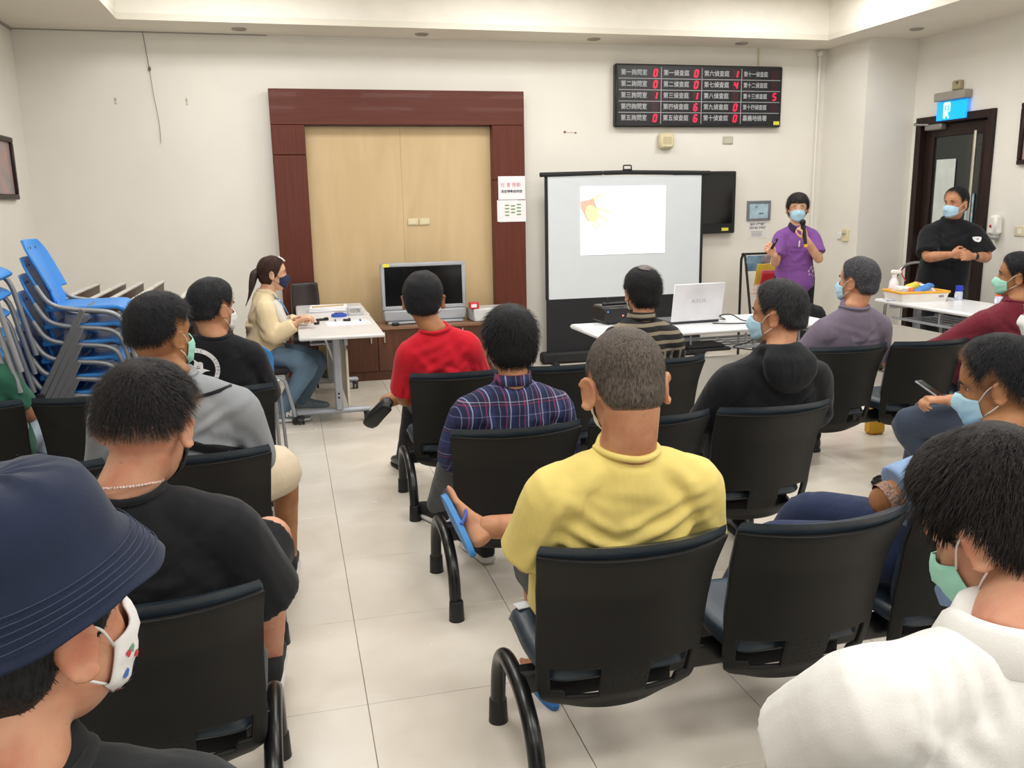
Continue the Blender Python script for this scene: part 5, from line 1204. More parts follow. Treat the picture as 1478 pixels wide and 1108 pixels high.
def foot_mesh(ank, toe, up, sc=1.0):
    y = unit(np.asarray(toe, float)); z = unit(np.asarray(up, float)-y*np.dot(up, y)); x = np.cross(y, z); B = np.stack([x, y, z], 1); T = lambda P: np.asarray(ank, float)+sc*(np.asarray(P, float) @ B.T); a = np.arange(16)*2*PI/16; c, s_ = np.cos(a), np.sin(a)
    R_ = lambda yc, hw, zb, zt: T(np.stack([hw*c, np.full(16, yc), (zb+zt)/2+(zt-zb)/2*s_], 1))
    mb = MB().loft([R_(-.062, .012, -.065, -.035), R_(-.05, .028, -.08, -.005), R_(-.02, .032, -.082, .03), R_(.02, .033, -.08, .02), R_(.07, .037, -.078, -.015), R_(.12, .042, -.078, -.04), R_(.15, .036, -.078, -.05)])
    for k, (xo, L, r) in enumerate(((-.030, .05, .013), (-.011, .045, .010), (.005, .040, .0095), (.019, .034, .009), (.031, .028, .0085))): mb.tube([T((xo, .13, -.066)), T((xo*1.1, .15+L*.6, -.066)), T((xo*1.1, .15+L, -.070))], np.array([r, r, r*.8])*sc, 9, dome=True)
    return mb, T
# seated defaults: hips x,y -> full pose
def sit(x, y, **k):
    D = dict(hip=(x, y, .53), N=(x, y-.13, .98), sL=(x-.18, y-.12, .89), sR=(x+.18, y-.12, .89), eL=(x-.25, y-.02, .67), eR=(x+.25, y-.02, .67), wL=(x-.14, y+.22, .61), wR=(x+.14, y+.22, .61), kL=(x-.13, y+.42, .51), kR=(x+.13, y+.42, .51), aL=(x-.14, y+.40, .095), aR=(x+.14, y+.40, .095))
    D.update(k); return D
H_ = lambda c, yaw=0, pitch=0, roll=0, sc=1.08, jaw=1.0: dict(c=c, yaw=yaw, pitch=pitch, roll=roll, sc=sc, jaw=jaw)
# 1 yellow T-shirt
yT = cloth('butter yellow jersey', '#E0CB78', .05, .30)
yD = sit(.77, 2.02, hip=(.77, 2.03, .53), N=(.755, 1.88, .995), sL=(.575, 1.90, .895), sR=(.945, 1.90, .885), eL=(.535, 2.0, .685), eR=(1.0, 1.99, .685), wL=(.66, 2.24, .63), wR=(.90, 2.26, .63), kL=(.70, 2.50, .47), aL=(.72, 2.46, .095), kR=(1.00, 2.52, .54), aR=(.575, 2.66, .525), ear=1.5, edrop=.008, push=.06, neck=1.14)
FL = [((.60, 1.8, .80), (.80, 1.8, .70), .013, .009), ((.60, 1.8, .76), (.74, 1.8, .66), .011, .008), ((.97, 1.8, .82), (.72, 1.8, .73), .015, .009), ((.98, 1.8, .78), (.80, 1.8, .68), .012, .008), ((.61, 1.8, .84), (.70, 1.8, .95), .02, .006), ((.95, 1.8, .86), (.86, 1.8, .95), .018, .006), ((.60, 1.8, .90), (.555, 1.8, .76), .014, .007), ((.63, 1.8, .64), (.92, 1.8, .62), .012, .007), ((.70, 1.8, .80), (.90, 1.8, .76), .02, .005)]
P1 = person('yellow', 'person with cropped grey hair in a butter yellow T-shirt, blue flip-flop on crossed foot', yD, dict(mat=yT, slv=.86, inf=.016, lines=FL, amp=.005, loose=.006), 'tan',
    dict(line='short', th=.006, fade=.03, strands=5200, length=.007, width=.0011, seed=3, rough=.0015, lift=.8, col='#38322D', col2='#665C54', nape=-.004), H_((.757, 1.905, 1.145), 0, -.28, 0, 1.15), (W_MASK, LOOP), dict(mat=cloth('black shorts cloth', '#17171B'), short=.8), None, 1.03, fine=True)
fm, T = foot_mesh((.575, 2.66, .525), (-.22, .72, .55), (1, .1, .25), .88); vox(fm, .0055, 2).build('bare_foot', MATS['skin tan'], P1['root'], P1['off'], 180)
fs = MB(); a_ = np.linspace(0, 2*PI, 25)[:-1]
o_ = [(.040*math.sin(t)*(1+.12*math.cos(t)), .055+.145*math.cos(t)) for t in a_]
fs.loft([T([(a, b, z) for a, b in o_]) for z in (-.105, -.100, -.088, -.084)]); ff = fs.build('flip_flop', mat('blue rubber sandal', '#2E80C4', .5), P1['root'], P1['off'], 60)
sb_ = MB()
for sx in (-1, 1): sb_.tube(fillet([T((0.0, .145, -.082)), T((sx*.022, .11, -.038)), T((sx*.042, .055, -.06)), T((sx*.040, .03, -.09))], .04), .006, 8)
sb_.build('strap', mat('deep blue strap', '#2450A8', .5), ff, P1['off'])
fm2, T2 = foot_mesh((.72, 2.46, .095), (0, 1, 0), (0, 0, 1)); vox(fm2, .0055, 2).build('bare_foot', MATS['skin tan'], P1['root'], P1['off'], 180)
MB().loft([T2([(a, b, z) for a, b in o_]) for z in (-.094, -.090, -.082, -.079)]).build('flip_flop', MATS['blue rubber sandal'], P1['root'], P1['off'], 60)
# 2 plaid shirt
PL = plaid_mat()
person('plaid', 'person with black hair in a navy plaid shirt, black sneaker under the seat in front', sit(.78, 3.16, N=(.765, 3.02, .935), sL=(.595, 3.03, .825), sR=(.935, 3.03, .825), eL=(.545, 3.13, .615), eR=(1.0, 3.13, .615), wL=(.66, 3.4, .60), wR=(.88, 3.4, .60), kL=(.66, 3.62, .50), aL=(.64, 4.10, .105), kR=(.90, 3.60, .50), aR=(.76, 3.60, .105)),
    dict(mat=PL, slv=2, inf=.014, collar='stand', amp=.006), 'tan', dict(line='short', th=.024, fade=.012, strands=3600, length=.035, width=.0017, seed=5, rough=.003, top=1.25, lift=.12, col='#0F0F11', col2='#201F22', nape=-.015), H_((.765, 3.06, 1.065), 0, -.15, 0, 1.05), (W_MASK, LOOP),
    dict(mat=cloth('grey trouser cloth', '#4A4C50')), dict(mat=m_bk_mesh, toeL=(-.35, .9, 0), toeR=(-.2, 1, 0)))
# 3 red T-shirt
person('red', 'person in a bright red T-shirt with crossed leg and black loafer', sit(.79, 4.28, N=(.655, 4.10, .985), sL=(.54, 4.13, .87), sR=(.80, 4.08, .905), eL=(.51, 4.26, .62), eR=(.90, 4.22, .66), wL=(.60, 4.5, .56), wR=(.80, 4.5, .6), kL=(.64, 4.72, .50), aL=(.60, 5.02, .095), kR=(.80, 4.78, .60), aR=(.47, 4.74, .50), hip=(.77, 4.30, .53), push=.14, ear=1.3),
    dict(mat=cloth('scarlet jersey', '#C61A2C', .06, .4), slv=.82, inf=.02, low=.06, amp=.007, lines=[((.60, 4.02, .74), (.80, 4.0, .86), .015, .007), ((.60, 4.04, .68), (.82, 4.02, .78), .014, .006), ((.57, 4.03, .85), (.72, 4.0, .92), .014, .006)]), 'brown',
    dict(line='short', th=.015, fade=.025, strands=3000, length=.014, seed=8, lift=.5, col='#121214', col2='#26262A'), H_((.615, 4.15, 1.12), -.25, .0, 0, 1.1), (W_MASK, LOOP), dict(mat=B_TRO, cutR=.62),
    dict(L=dict(mat=m_blk_shoe, sole=m_blk_sole, toe=(-.2, 1, 0)), R=dict(mat=m_blk_shoe, sole=m_blk_sole, toe=(-.42, .62, -.55), up=(.55, .45, .8), sc=.86)))
MB().tube([(.56, 4.75, .535), (.625, 4.76, .56)], .060, 16).build('trouser_cuff', B_TRO, PEOPLE['red']['root'], PEOPLE['red']['off'])
# 4 striped knit
person('stripe', 'person with a thinning crown in a black and tan striped knit shirt', sit(1.79, 4.28, N=(1.725, 4.11, .985), sL=(1.585, 4.12, .885), sR=(1.885, 4.12, .875), eL=(1.54, 4.2, .66), eR=(1.95, 4.2, .66)), dict(mat=stripe_mat(), slv=1.3, inf=.016, collar='stand', amp=.005), 'tan',
    dict(line='short', th=.018, fade=.012, strands=3000, length=.028, seed=9, lift=.1, col='#0F0F12', col2='#242426', nape=-.012), H_((1.742, 4.15, 1.105), 0, -.1, 0, 1.04), (W_MASK, LOOP), dict(mat=B_TRO), dict(mat=m_blk_shoe, sole=m_blk_sole))
Hs = PEOPLE['stripe']['H']; bp_ = MB(); D_ = dirs_grid(20, 5)
bp_.add(Hs(head_pts(np.array([unit((.30*r*math.cos(t)+.03, -.42+.30*r*math.sin(t), .9)) for r in (0.02, .5, 1.0) for t in np.arange(20)*2*PI/20]), 1, False)*1.215), [(k*20+i, k*20+(i+1) % 20, (k+1)*20+(i+1) % 20, (k+1)*20+i) for k in range(2) for i in range(20)])
bp_.build('bald_spot', mat('grey scalp', '#6E605A', .5, var=.25, vscale=60, col2='#2E2B2C'), PEOPLE['stripe']['root'], PEOPLE['stripe']['off'], 180)
# 5 black hooded jacket
person('hoodie', 'person in a black hooded jacket with folded arms and a black sandal', sit(1.88, 3.17, N=(1.855, 3.03, .985), sL=(1.665, 3.05, .87), sR=(2.04, 3.05, .86), eL=(1.60, 3.16, .68), eR=(2.11, 3.14, .66), wL=(1.72, 3.36, .665), wR=(1.86, 3.38, .66), aL=(1.80, 3.5, .095), aR=(2.0, 3.52, .10), ear=1.2),
    dict(mat=cloth('black hooded sweat cloth', '#141519', .12, .5), slv=2, inf=.02, hood=True, collar=None, amp=.008, name='hooded_jacket'), 'tan', dict(line='short', th=.017, fade=.025, strands=3600, length=.018, seed=11, lift=.5, col='#151517', col2='#38373A', nape=.005), H_((1.875, 3.09, 1.115), .75, -.05, 0, 1.08), (BL_MASK, LOOP),
    dict(mat=B_TRO), dict(mat=m_blk_shoe, sole=m_blk_sole, toe=(.15, 1, 0)))
# 6 grey purple T-shirt
person('grey', 'person in a grey purple T-shirt with short greying hair', sit(2.99, 4.29, N=(2.965, 4.11, .985), sL=(2.815, 4.14, .86), sR=(3.145, 4.13, .87), eL=(2.735, 4.27, .64), eR=(3.22, 4.25, .65), ear=1.2), dict(mat=cloth('grey purple jersey', '#6E6474', .06, .45), slv=.9, inf=.018, amp=.006), 'tan',
    dict(line='short', th=.013, fade=.03, strands=3200, length=.013, seed=13, lift=.6, col='#26262A', col2='#55555A'), H_((3.0, 4.15, 1.112), .45, .02, 0, 1.08), (BL_MASK, LOOP), dict(mat=B_TRO), dict(mat=m_blk_shoe, sole=m_blk_sole))
# 7 black T-shirt, bead necklace
nD = sit(-.34, 2.03, N=(-.365, 1.90, 1.0), sL=(-.55, 1.92, .905), sR=(-.175, 1.92, .885), eL=(-.62, 2.0, .68), eR=(-.105, 1.99, .675), wL=(-.48, 2.26, .62), wR=(-.15, 2.24, .62), kR=(-.10, 2.50, .655), aR=(-.14, 2.62, .20), kL=(-.50, 2.46, .53), aL=(-.50, 2.48, .10), neck=1.1)
person('necklace', 'person in a black T-shirt with a white bead necklace and black faded hair', nD, dict(mat=B_TEE, slv=.97, inf=.018, amp=.007, loose=.012), 'pink',
    dict(line='high', th=.026, fade=.05, strands=7000, length=.030, width=.0013, seed=17, rough=.004, top=1.15, lift=.28, col='#100F10', col2='#2A2627', nape=.008), H_((-.315, 1.95, 1.115), -.30, -.30, .03, 1.08), (BK_MASK, BK_LOOP), dict(mat=cloth('black shorts cloth', '#17171B'), short=.86), dict(mat=m_bk_mesh), 1.03, fine=True)
NK = PEOPLE['necklace']; Nn = NK['D']['N']; bd_ = MB()
for t in np.linspace(1.0, 2*PI-1.0, 54): bd_.sphere(Nn+V(.076*math.sin(t), .074*math.cos(t)+.002, .012-.028*math.cos(t)*1.0*(.5)), (.0036, .0036, .0036), 6, 4)
bd_.build('bead_necklace', mat('white and rust beads', '#E8E0D8', .35, var=.0, vscale=160, col2='#B87A68'), NK['root'], NK['off'], 180)['kind'] = 'stuff'
# 8 grey hooded sweater
GH = cloth('heather grey fleece', '#8B8E92', .06, .45)
person('greyhood', 'person in a heather grey hooded sweater, beige shorts and a dark shoulder strap', sit(-.40, 3.16, N=(-.40, 3.05, 1.035), sL=(-.60, 3.06, .93), sR=(-.205, 3.07, .905), eL=(-.66, 3.12, .69), eR=(-.155, 3.14, .69), wL=(-.5, 3.4, .62), wR=(-.2, 3.40, .63), kR=(-.075, 3.58, .52), aR=(-.09, 3.66, .10), kL=(-.50, 3.58, .51), ear=1.1), dict(mat=GH, slv=2, inf=.022, hood=False, amp=.008, name='sweater', cmat=GH), 'brown',
    dict(line='high', th=.022, fade=.03, strands=3600, length=.026, seed=19, lift=.35, col='#121214', col2='#2A2A2C', nape=.01), H_((-.425, 3.09, 1.158), -.75, -.02, 0, 1.08), (GR_MASK, LOOP), dict(mat=cloth('beige shorts cloth', '#D0C0A6', .05), short=.93, inf=.02), dict(mat=m_bk_mesh, sole=mat('white rubber', '#D9D8D4', .6)))
gh = PEOPLE['greyhood']
def strap(pk, pts, wd, m, name, thick=.004, lift=.004, ray=(0, 1, 0), n=24):
    pts = fillet(pts, .08, 6); sh = pk['shirt']; off = V(*pk['off']); v = np.array([q.co[:] for q in sh.data.vertices]); bv = BVHTree.FromPolygons([Vector(q) for q in v], [tuple(p.vertices) for p in sh.data.polygons]); G = []
    for i, p in enumerate(pts):
        d = unit(np.asarray(pts[min(i+1, len(pts)-1)])-np.asarray(pts[max(i-1, 0)])); r = []
        for k in (-1, -.4, .4, 1):
            q = np.asarray(p, float)-off; h = bv.ray_cast(Vector(q-V(0, .4, 0)), Vector((0, 1, 0))); loc, no = (h[0], h[1]) if h[0] is not None else bv.find_nearest(Vector(q))[:2]; no = np.array(no); w_ = unit(np.cross(d, no)); l2, n2, ix, ds = bv.find_nearest(Vector(np.array(loc)+w_*wd*k)); r.append(np.array(l2)+np.array(n2)*lift+off)
        G.append(r)
    o = MB().grid(np.array(G)).build(name, m, sh, pk['off'], 180); bake(o, ('SOLIDIFY', dict(thickness=thick, offset=1))); return o
m_strap = cloth('black webbing', '#17171B')
strap(gh, [(-.56, 2.96, .84), (-.40, 2.94, .80), (-.25, 2.97, .74), (-.16, 3.02, .70)], .022, m_strap, 'bag_strap')
strap(gh, [(-.50, 2.97, .98), (-.38, 2.96, .94), (-.30, 2.99, .950), (-.225, 3.02, .965)], .006, m_strap, 'piping')
MB().box((-.098, 3.49, .565), (.05, .004, .022), rot=rotm(.25, .1, -.15), bev=.001).build('blue_tag', mat('blue woven tag', '#2A56C0', .6), gh['root'], gh['off'], 0)
# 9 black T-shirt with the white ring emblem
lg = person('logo', 'person in a black T-shirt with a white ring emblem on the back', sit(-.33, 4.28, N=(-.35, 4.17, 1.0), sL=(-.53, 4.19, .91), sR=(-.205, 4.20, .895), eL=(-.58, 4.28, .68), eR=(-.15, 4.33, .665), wL=(-.46, 4.5, .62), wR=(-.165, 4.56, .665), hip=(-.33, 4.28, .53)), dict(mat=B_TEE, slv=1.0, inf=.018, amp=.005), 'tan',
    dict(line='short', th=.016, fade=.03, strands=3000, length=.016, seed=23, lift=.5, col='#121214', col2='#2C2C30', nape=.008), H_((-.35, 4.2, 1.12), -.85, -.08, 0, 1.08), (W_MASK, LOOP), dict(mat=B_TRO), dict(mat=m_blk_shoe, sole=m_blk_sole))
m_wprint = mat('white shirt print', '#DCDCDE', .8, var=.02)
ec = V(-.440, 4.10, .845); ER = .098
decal(lg, [ring_poly(ER*.80, ER)], ec, EX, EZ, m_wprint, 'emblem_ring', ray=(0, 1, 0))
decal(lg, [fan_poly([(x*ER, y*ER) for x, y in ((-.42, -.02), (-.20, .10), (-.12, .36), (-.20, .52), (-.02, .40), (.02, .36), (.20, .36), (.26, .28), (.24, .04), (.56, -.08), (.34, -.10), (.10, -.24), (-.08, -.26), (-.26, -.20))])], ec, EX, EZ, m_wprint, 'emblem_figure', ray=(0, 1, 0))
TP = []
for k, ch in enumerate('CLASSIC   SUPPLY'):
    a = PI*.80-k*.20
    if ch != ' ': TP.append(text_poly(ch, .017, math.cos(a)*ER*.90, math.sin(a)*ER*.90, a-PI/2))
decal(lg, TP, ec, EX, EZ, mat('emblem lettering', '#3A3A40', .8), 'emblem_lettering', ray=(0, 1, 0), lift=.004)
# 10 bucket hat
m_hat = cloth('dark navy cotton', '#1B2338', .12, .3); m_print = mat('white printed mask', '#E4E2E2', .8)
bu = person('bucket', 'person in a dark navy bucket hat and a white mask with small colourful print', sit(-.36, .98, push=.0, N=(-.315, .91, 1.015), sL=(-.52, .90, .94), sR=(-.15, .93, .90), eL=(-.58, .98, .68), eR=(-.09, 1.0, .68), hip=(-.36, 1.0, .53), ear=1.0), dict(mat=cloth('charcoal jersey', '#1E2124', .1, .4), slv=.95, inf=.018, amp=.006), 'pink',
    dict(line='low', th=.008, fade=.02, strands=800, length=.01, seed=29, col='#141416', col2='#26262A'), H_((-.290, .967, 1.146), -.737, -.098, .009, 1.06), (m_print, LOOP), dict(mat=B_TRO), dict(mat=m_bk_mesh), fine=True)
Hb = bu['H']; hat = MB(); RT = rotm(.30, -.06, 0); tilt = lambda P: (np.asarray(P, float)-V(0, 0, .07)) @ RT.T+V(0, -.006, .074); n = 64; a = np.arange(n)*2*PI/n; prof = [(.001, .132), (.03, .131), (.062, .125), (.082, .112), (.091, .09), (.097, .062), (.100, .047), (.108, .034), (.119, .017), (.130, .0), (.132, -.003), (.128, -.003), (.117, .013), (.102, .034), (.097, .046)]
rings = []
for i, (r, z) in enumerate(prof):
    wv = np.array([1+.02*math.sin(3*t+1)*(r > .1)+.012*mnoise.noise(Vector((math.cos(t)*2, math.sin(t)*2, z*20))) for t in a]); zz = np.array([z-.012*(r > .11)*math.cos(2*t)*((r-.11)/.04)+.004*mnoise.noise(Vector((math.cos(t)*3, math.sin(t)*3, z*30+5))) for t in a])
    rings.append(Hb(tilt(np.stack([r*.93*wv*np.sin(a), r*(1.08-.13*np.maximum(0, np.cos(a)))*wv*np.cos(a)-.008, zz+.028], 1))))
hat.loft(rings); ho = hat.build('bucket_hat', m_hat, bu['root'], bu['off'], 180)
st_ = MB()
for r, z in ((.1085, .034), (.113, .027), (.117, .0205), (.1215, .014), (.126, .007)): st_.tube(list(Hb(tilt(np.stack([r*.93*(1+.02*np.sin(3*a+1))*np.sin(a), r*(1.08-.13*np.maximum(0, np.cos(a)))*(1+.02*np.sin(3*a+1))*np.cos(a)-.008, z+.032-.012*np.cos(2*a)*((r-.11)/.04)], 1))))+[Hb(tilt(np.array([0, r*.95*(1+.02*math.sin(1))-.008, z+.032-.012*((r-.11)/.04)])))], .0007, 4)
st_.build('brim_stitching', mat('navy thread', '#2A3550', .8), ho, bu['off'], 180)
mk_o = [o for o in COL.objects if o.parent == bu['root'] and o.name.startswith('face_mask')][0]
mv_ = np.array([q.co[:] for q in mk_o.data.vertices]); mbv = BVHTree.FromPolygons([Vector(q) for q in mv_], [tuple(p.vertices) for p in mk_o.data.polygons]); pr = MB(); rngp = random.Random(4); pcol = [MB() for _ in range(4)]
for k in range(34):
    az = rngp.uniform(-1.0, 1.0); z = rngp.uniform(-.105, -.03); d = unit((math.sin(az)*.082, math.cos(az)*.082+.004, z)); p = head_pts(d[None])[0]; o = .0195*math.cos(az*1.3)**2*.75+.0085
    q = Hb(p+d*o); nn = unit(Hb.R @ d); u = unit(np.cross(nn, EZ)); v = np.cross(u, nn); s_ = rngp.uniform(.003, .006); t = rngp.uniform(0, 3); c, sn = math.cos(t), math.sin(t)
    lc_, nn_, _i, _d = mbv.find_nearest(Vector(q+nn*.01-V(*bu['off']))); nn = np.array(nn_); q = np.array(lc_)+nn*.0012+V(*bu['off']); u = unit(np.cross(nn, EZ)); v = np.cross(u, nn)
    pcol[k % 4].add([q+s_*(u*(c*a_-sn*b_)+v*(sn*a_+c*b_)) for a_, b_ in ((-1, -.5), (1, -.5), (1, .5), (-1, .5), (0, 1.2))], [(0, 1, 2, 4, 3)])
for m, nm, c in zip(pcol, ('red', 'blue', 'grey', 'green'), ('#C83440', '#3A6CB8', '#70757A', '#6A9A7A')): m.build('mask_print', mat('mask print '+nm, c, .8), mk_o, bu['off'], 0)
# 11 white polo
wp = person('polo', 'person in a white polo shirt with thick dark hair and a mint green mask', sit(.86, .95, hip=(.86, .93, .53), N=(.90, .86, 1.01), sL=(.695, .88, .925), sR=(1.10, .84, .925), eL=(.70, 1.02, .76), eR=(1.16, .95, .68), wL=(.80, 1.22, .66), kL=(.98, 1.32, .5), kR=(1.20, 1.32, .5), aL=(.98, 1.34, .095), aR=(1.2, 1.34, .095), ear=1.0, neck=1.12, push=.02), dict(mat=cloth('white pique', '#E0DFDC', .03, .3), slv=.80, inf=.02, collar='fold', amp=.005, loose=.012, lines=[((.735, .8, .99), (.74, .8, .72), .007, .005), ((.775, .8, 1.0), (.765, .8, .90), .010, .006), ((.80, .8, 1.0), (.80, .8, .91), .010, .006), ((.83, .8, 1.0), (.835, .8, .93), .010, .005)]), 'pink',
    dict(line='short', th=.026, fade=.012, strands=9000, length=.030, width=.0012, seed=31, rough=.005, top=1.2, lift=.10, col='#0E0D0E', col2='#2A2524', whorl=(.01, -.065, .09), nape=-.012), H_((.950, .965, 1.108), .42, -.58, 0, 1.06), (GR_MASK, LOOP), dict(mat=B_TRO), dict(mat=m_blk_shoe, sole=m_blk_sole), 1.08, fine=True)
# 12 light blue shirt, tattoo
p9 = person('lightblue', 'person in a light blue T-shirt and navy trousers with a tattooed arm, facing sideways', sit(1.90, 2.08, yaw=.75, hip=(1.88, 2.06, .53), push=0, N=(1.975, 2.02, .905), sL=(1.735, 1.98, .80), sR=(2.10, 2.20, .815), eL=(1.565, 2.00, .735), eR=(2.18, 2.40, .60), wL=(1.80, 2.16, .66), wR=(2.02, 2.44, .56), kL=(1.46, 2.40, .475), aL=(1.40, 2.60, .10), kR=(1.70, 2.55, .50), aR=(1.62, 2.80, .10)),
    dict(mat=cloth('light blue jersey', '#7E97BC', .05, .4), slv=.72, inf=.016, amp=.006, loose=.006), 'brown', dict(line='short', th=.020, fade=.05, strands=5200, length=.022, seed=37, lift=.4, col='#121214', col2='#2E2C2D'), H_((2.00, 2.08, 1.020), .72, -.25, 0, 1.10), (BL_MASK, LOOP), dict(mat=cloth('navy trouser cloth', '#252F4C', .07, .35)), dict(mat=m_blk_shoe, sole=m_blk_sole), fine=True)
sA, eA = p9['D']['sL'], p9['D']['eL']; ta = MB().tube([sA+(eA-sA)*t for t in (.80, .86, .92, .97)], np.array([.0465, .0455, .0450, .0445])*1.045, 18, cap=False)
def tattoo():
    t = NT('inked skin'); f = t.ramp(t.noise(t.coord(), 55, 4, 1.5), .45, .6); t.l(t.mix(f, rgba('#8A5E45'), rgba('#3C3634')), t.b.inputs['Base Color']); return t.m
ta.build('tattoo', tattoo(), p9['root'], p9['off'], 180)
# 13 maroon sleeve
person('maroon', 'person in a maroon long-sleeved sweater near the edge of the room', sit(4.10, 4.28, yaw=.3, N=(4.08, 4.15, .965), sL=(3.885, 4.17, .845), sR=(4.26, 4.22, .86), eL=(3.70, 4.32, .67), eR=(4.34, 4.34, .66), wL=(3.66, 4.56, .60), hip=(4.10, 4.28, .53)), dict(mat=cloth('maroon fleece', '#6A202E', .08, .45), slv=2, inf=.018, amp=.007, name='sweater'), 'brown',
    dict(line='short', th=.018, fade=.02, strands=2400, length=.02, seed=41, lift=.4, col='#121214', col2='#2A2A2C'), H_((4.10, 4.2, 1.095), .8, 0, 0, 1.08), (GR_MASK, LOOP), dict(mat=B_TRO), dict(mat=m_blk_shoe, sole=m_blk_sole))
# 14 phone holder
ph = person('phone', 'person in grey blue trousers holding a phone, white masked face at the edge', sit(3.27, 3.25, yaw=.5, N=(3.27, 3.12, .955), sL=(3.09, 3.11, .85), sR=(3.43, 3.20, .85), eL=(3.10, 3.2, .64), eR=(3.46, 3.32, .64), wL=(2.97, 3.36, .625), wR=(3.20, 3.46, .60), hip=(3.24, 3.22, .53), kL=(2.90, 3.58, .475), aL=(3.16, 3.52, .10), kR=(3.12, 3.68, .50), aR=(3.16, 3.80, .10)), dict(mat=B_TEE, slv=.9, inf=.018), 'tan',
    dict(line='short', th=.018, fade=.02, strands=2000, length=.02, seed=43, lift=.4, col='#121214', col2='#2A2A2C'), H_((3.245, 3.14, 1.055), 1.2, -.1, 0, 1.06), (W_MASK, LOOP), dict(mat=cloth('slate trouser cloth', '#3A4354', .07, .35)), dict(mat=m_blk_shoe, sole=m_blk_sole), curl=.8)
mp = thing('mobile_phone', 'grey mobile phone held over the grey blue trousers', 'phone', (2.93, 3.44, .66), .5)
MB().box((0, 0, 0), (.075, .15, .009), rot=rotm(.5, .1, 0), bev=.003).build('case', mat('phone grey', '#8E8F96', .3, .3), mp); MB().box((0, -.002, .0052), (.066, .135, .001), rot=rotm(.5, .1, 0)).build('screen', mat('black tv glass', '#0C0D0F', .12), mp, smooth=0)
# 15 green shirt at the frame edge
person('green', 'person in a dark green T-shirt and pale jeans cut off by the photo edge', sit(-1.42, 4.28, N=(-1.42, 4.15, .985), sL=(-1.60, 4.16, .89), sR=(-1.265, 4.17, .87), eR=(-1.20, 4.28, .67), wR=(-1.25, 4.5, .62), hip=(-1.40, 4.27, .53)), dict(mat=cloth('bottle green jersey', '#2A5A48', .15, .4), slv=.75, inf=.016), 'tan', dict(line='short', th=.016, strands=1200, length=.016, seed=47), H_((-1.45, 4.18, 1.115), -.3), (BL_MASK, LOOP), dict(mat=cloth('pale denim', '#A9B8C6', .15, .35)), dict(mat=m_bk_mesh))
# 16 seated woman, beige jacket
BG = cloth('cream cotton twill', '#DCC8A2', .05, .45)
wo = person('woman', 'person in a cream jacket and blue jeans sitting at the desk, hair tied back', dict(yaw=-PI/2, hip=(-.22, 6.60, .50), N=(-.175, 6.60, .955), sR=(-.185, 6.44, .855), sL=(-.185, 6.76, .855), eR=(-.16, 6.40, .645), eL=(-.16, 6.80, .65), wR=(.015, 6.46, .735), wL=(.02, 6.68, .735), kR=(.10, 6.47, .43), kL=(.18, 6.72, .42), aR=(-.12, 6.50, .105), aL=(.03, 6.80, .105)),
    dict(mat=BG, slv=2, inf=.024, low=.05, flare=.01, collar='fold', amp=.008, name='jacket'), 'light', dict(line='long', th=.012, fade=.01, strands=2500, length=.03, seed=53, lift=.03, col='#2A1C18', col2='#4A332A', whorl=(0, .06, .11)), H_((-.115, 6.60, 1.09), -PI/2+.05, -.05, 0, 1.02, .95), (NV_MASK, BK_LOOP), dict(mat=cloth('mid blue denim', '#667E93', .12, .4)),
    dict(mat=m_gr_shoe, toe=(1, -.05, 0), sock=mat('grey sock', '#8C9096', .9)), g=.92, curl=.7)
Hw = wo['H']; pt = MB().tube(fillet([Hw(V(0, -.10, .03)), Hw(V(0, -.135, .0)), Hw(V(.005, -.15, -.07)), Hw(V(.01, -.17, -.16)), Hw(V(.01, -.20, -.235))], .05, 5), np.interp(np.linspace(0, 1, len(fillet([(0, 0, 0), (1, 0, 0), (2, 1, 0), (3, 0, 0), (4, 1, 0)], .05, 5))), [0, .15, .5, 1], [.020, .030, .026, .005]), 14, dome=True)
pv = vox(pt, .006, 2); folds(pv, [], None, 3, .006); pv.build('ponytail', mat('dark brown hair tail', '#2E1F1A', .5, var=.3, vscale=30, stretch=(1, 1, .2), bump=.5, bscale=90), wo['root'], wo['off'], 180)
MB().tube([Hw(V(.028, .035, .125)), Hw(V(.045, .062, .112)), Hw(V(.055, .078, .096))], .006*1.0, 8).build('hair_clip', m_white, wo['root'], wo['off'])
MB().loft([sec((-.08, 6.60, .60), V(0, 1, 0), V(1, 0, 0), .06, .045), sec((-.075, 6.60, .75), V(0, 1, 0), V(1, 0, 0), .055, .042), sec((-.115, 6.60, .90), V(0, 1, 0), V(1, 0, 0), .05, .03)]).build('inner_shirt', mat('white cotton', '#DAD8D2', .85), wo['root'], wo['off'], 180)
MB().tube(fillet([(-.13, 6.54, .95), (-.06, 6.55, .86), (-.025, 6.59, .78), (-.06, 6.64, .86), (-.13, 6.66, .95)], .03), .004, 6).box((-.02, 6.59, .755), (.006, .05, .05), bev=.002).build('lanyard', mat('blue lanyard', '#5A86B4', .6), wo['root'], wo['off'])
sh_ = [o for o in COL.objects if o.parent == wo['root'] and o.name.startswith('shoe')]
lt = MB(); put_text(lt, 'N', .055, (-.075, 6.455, .07), EX, V(0, .15, .99), bold=.003); lt.build('shoe_letter', m_white, sh_[1], wo['off'], 0)
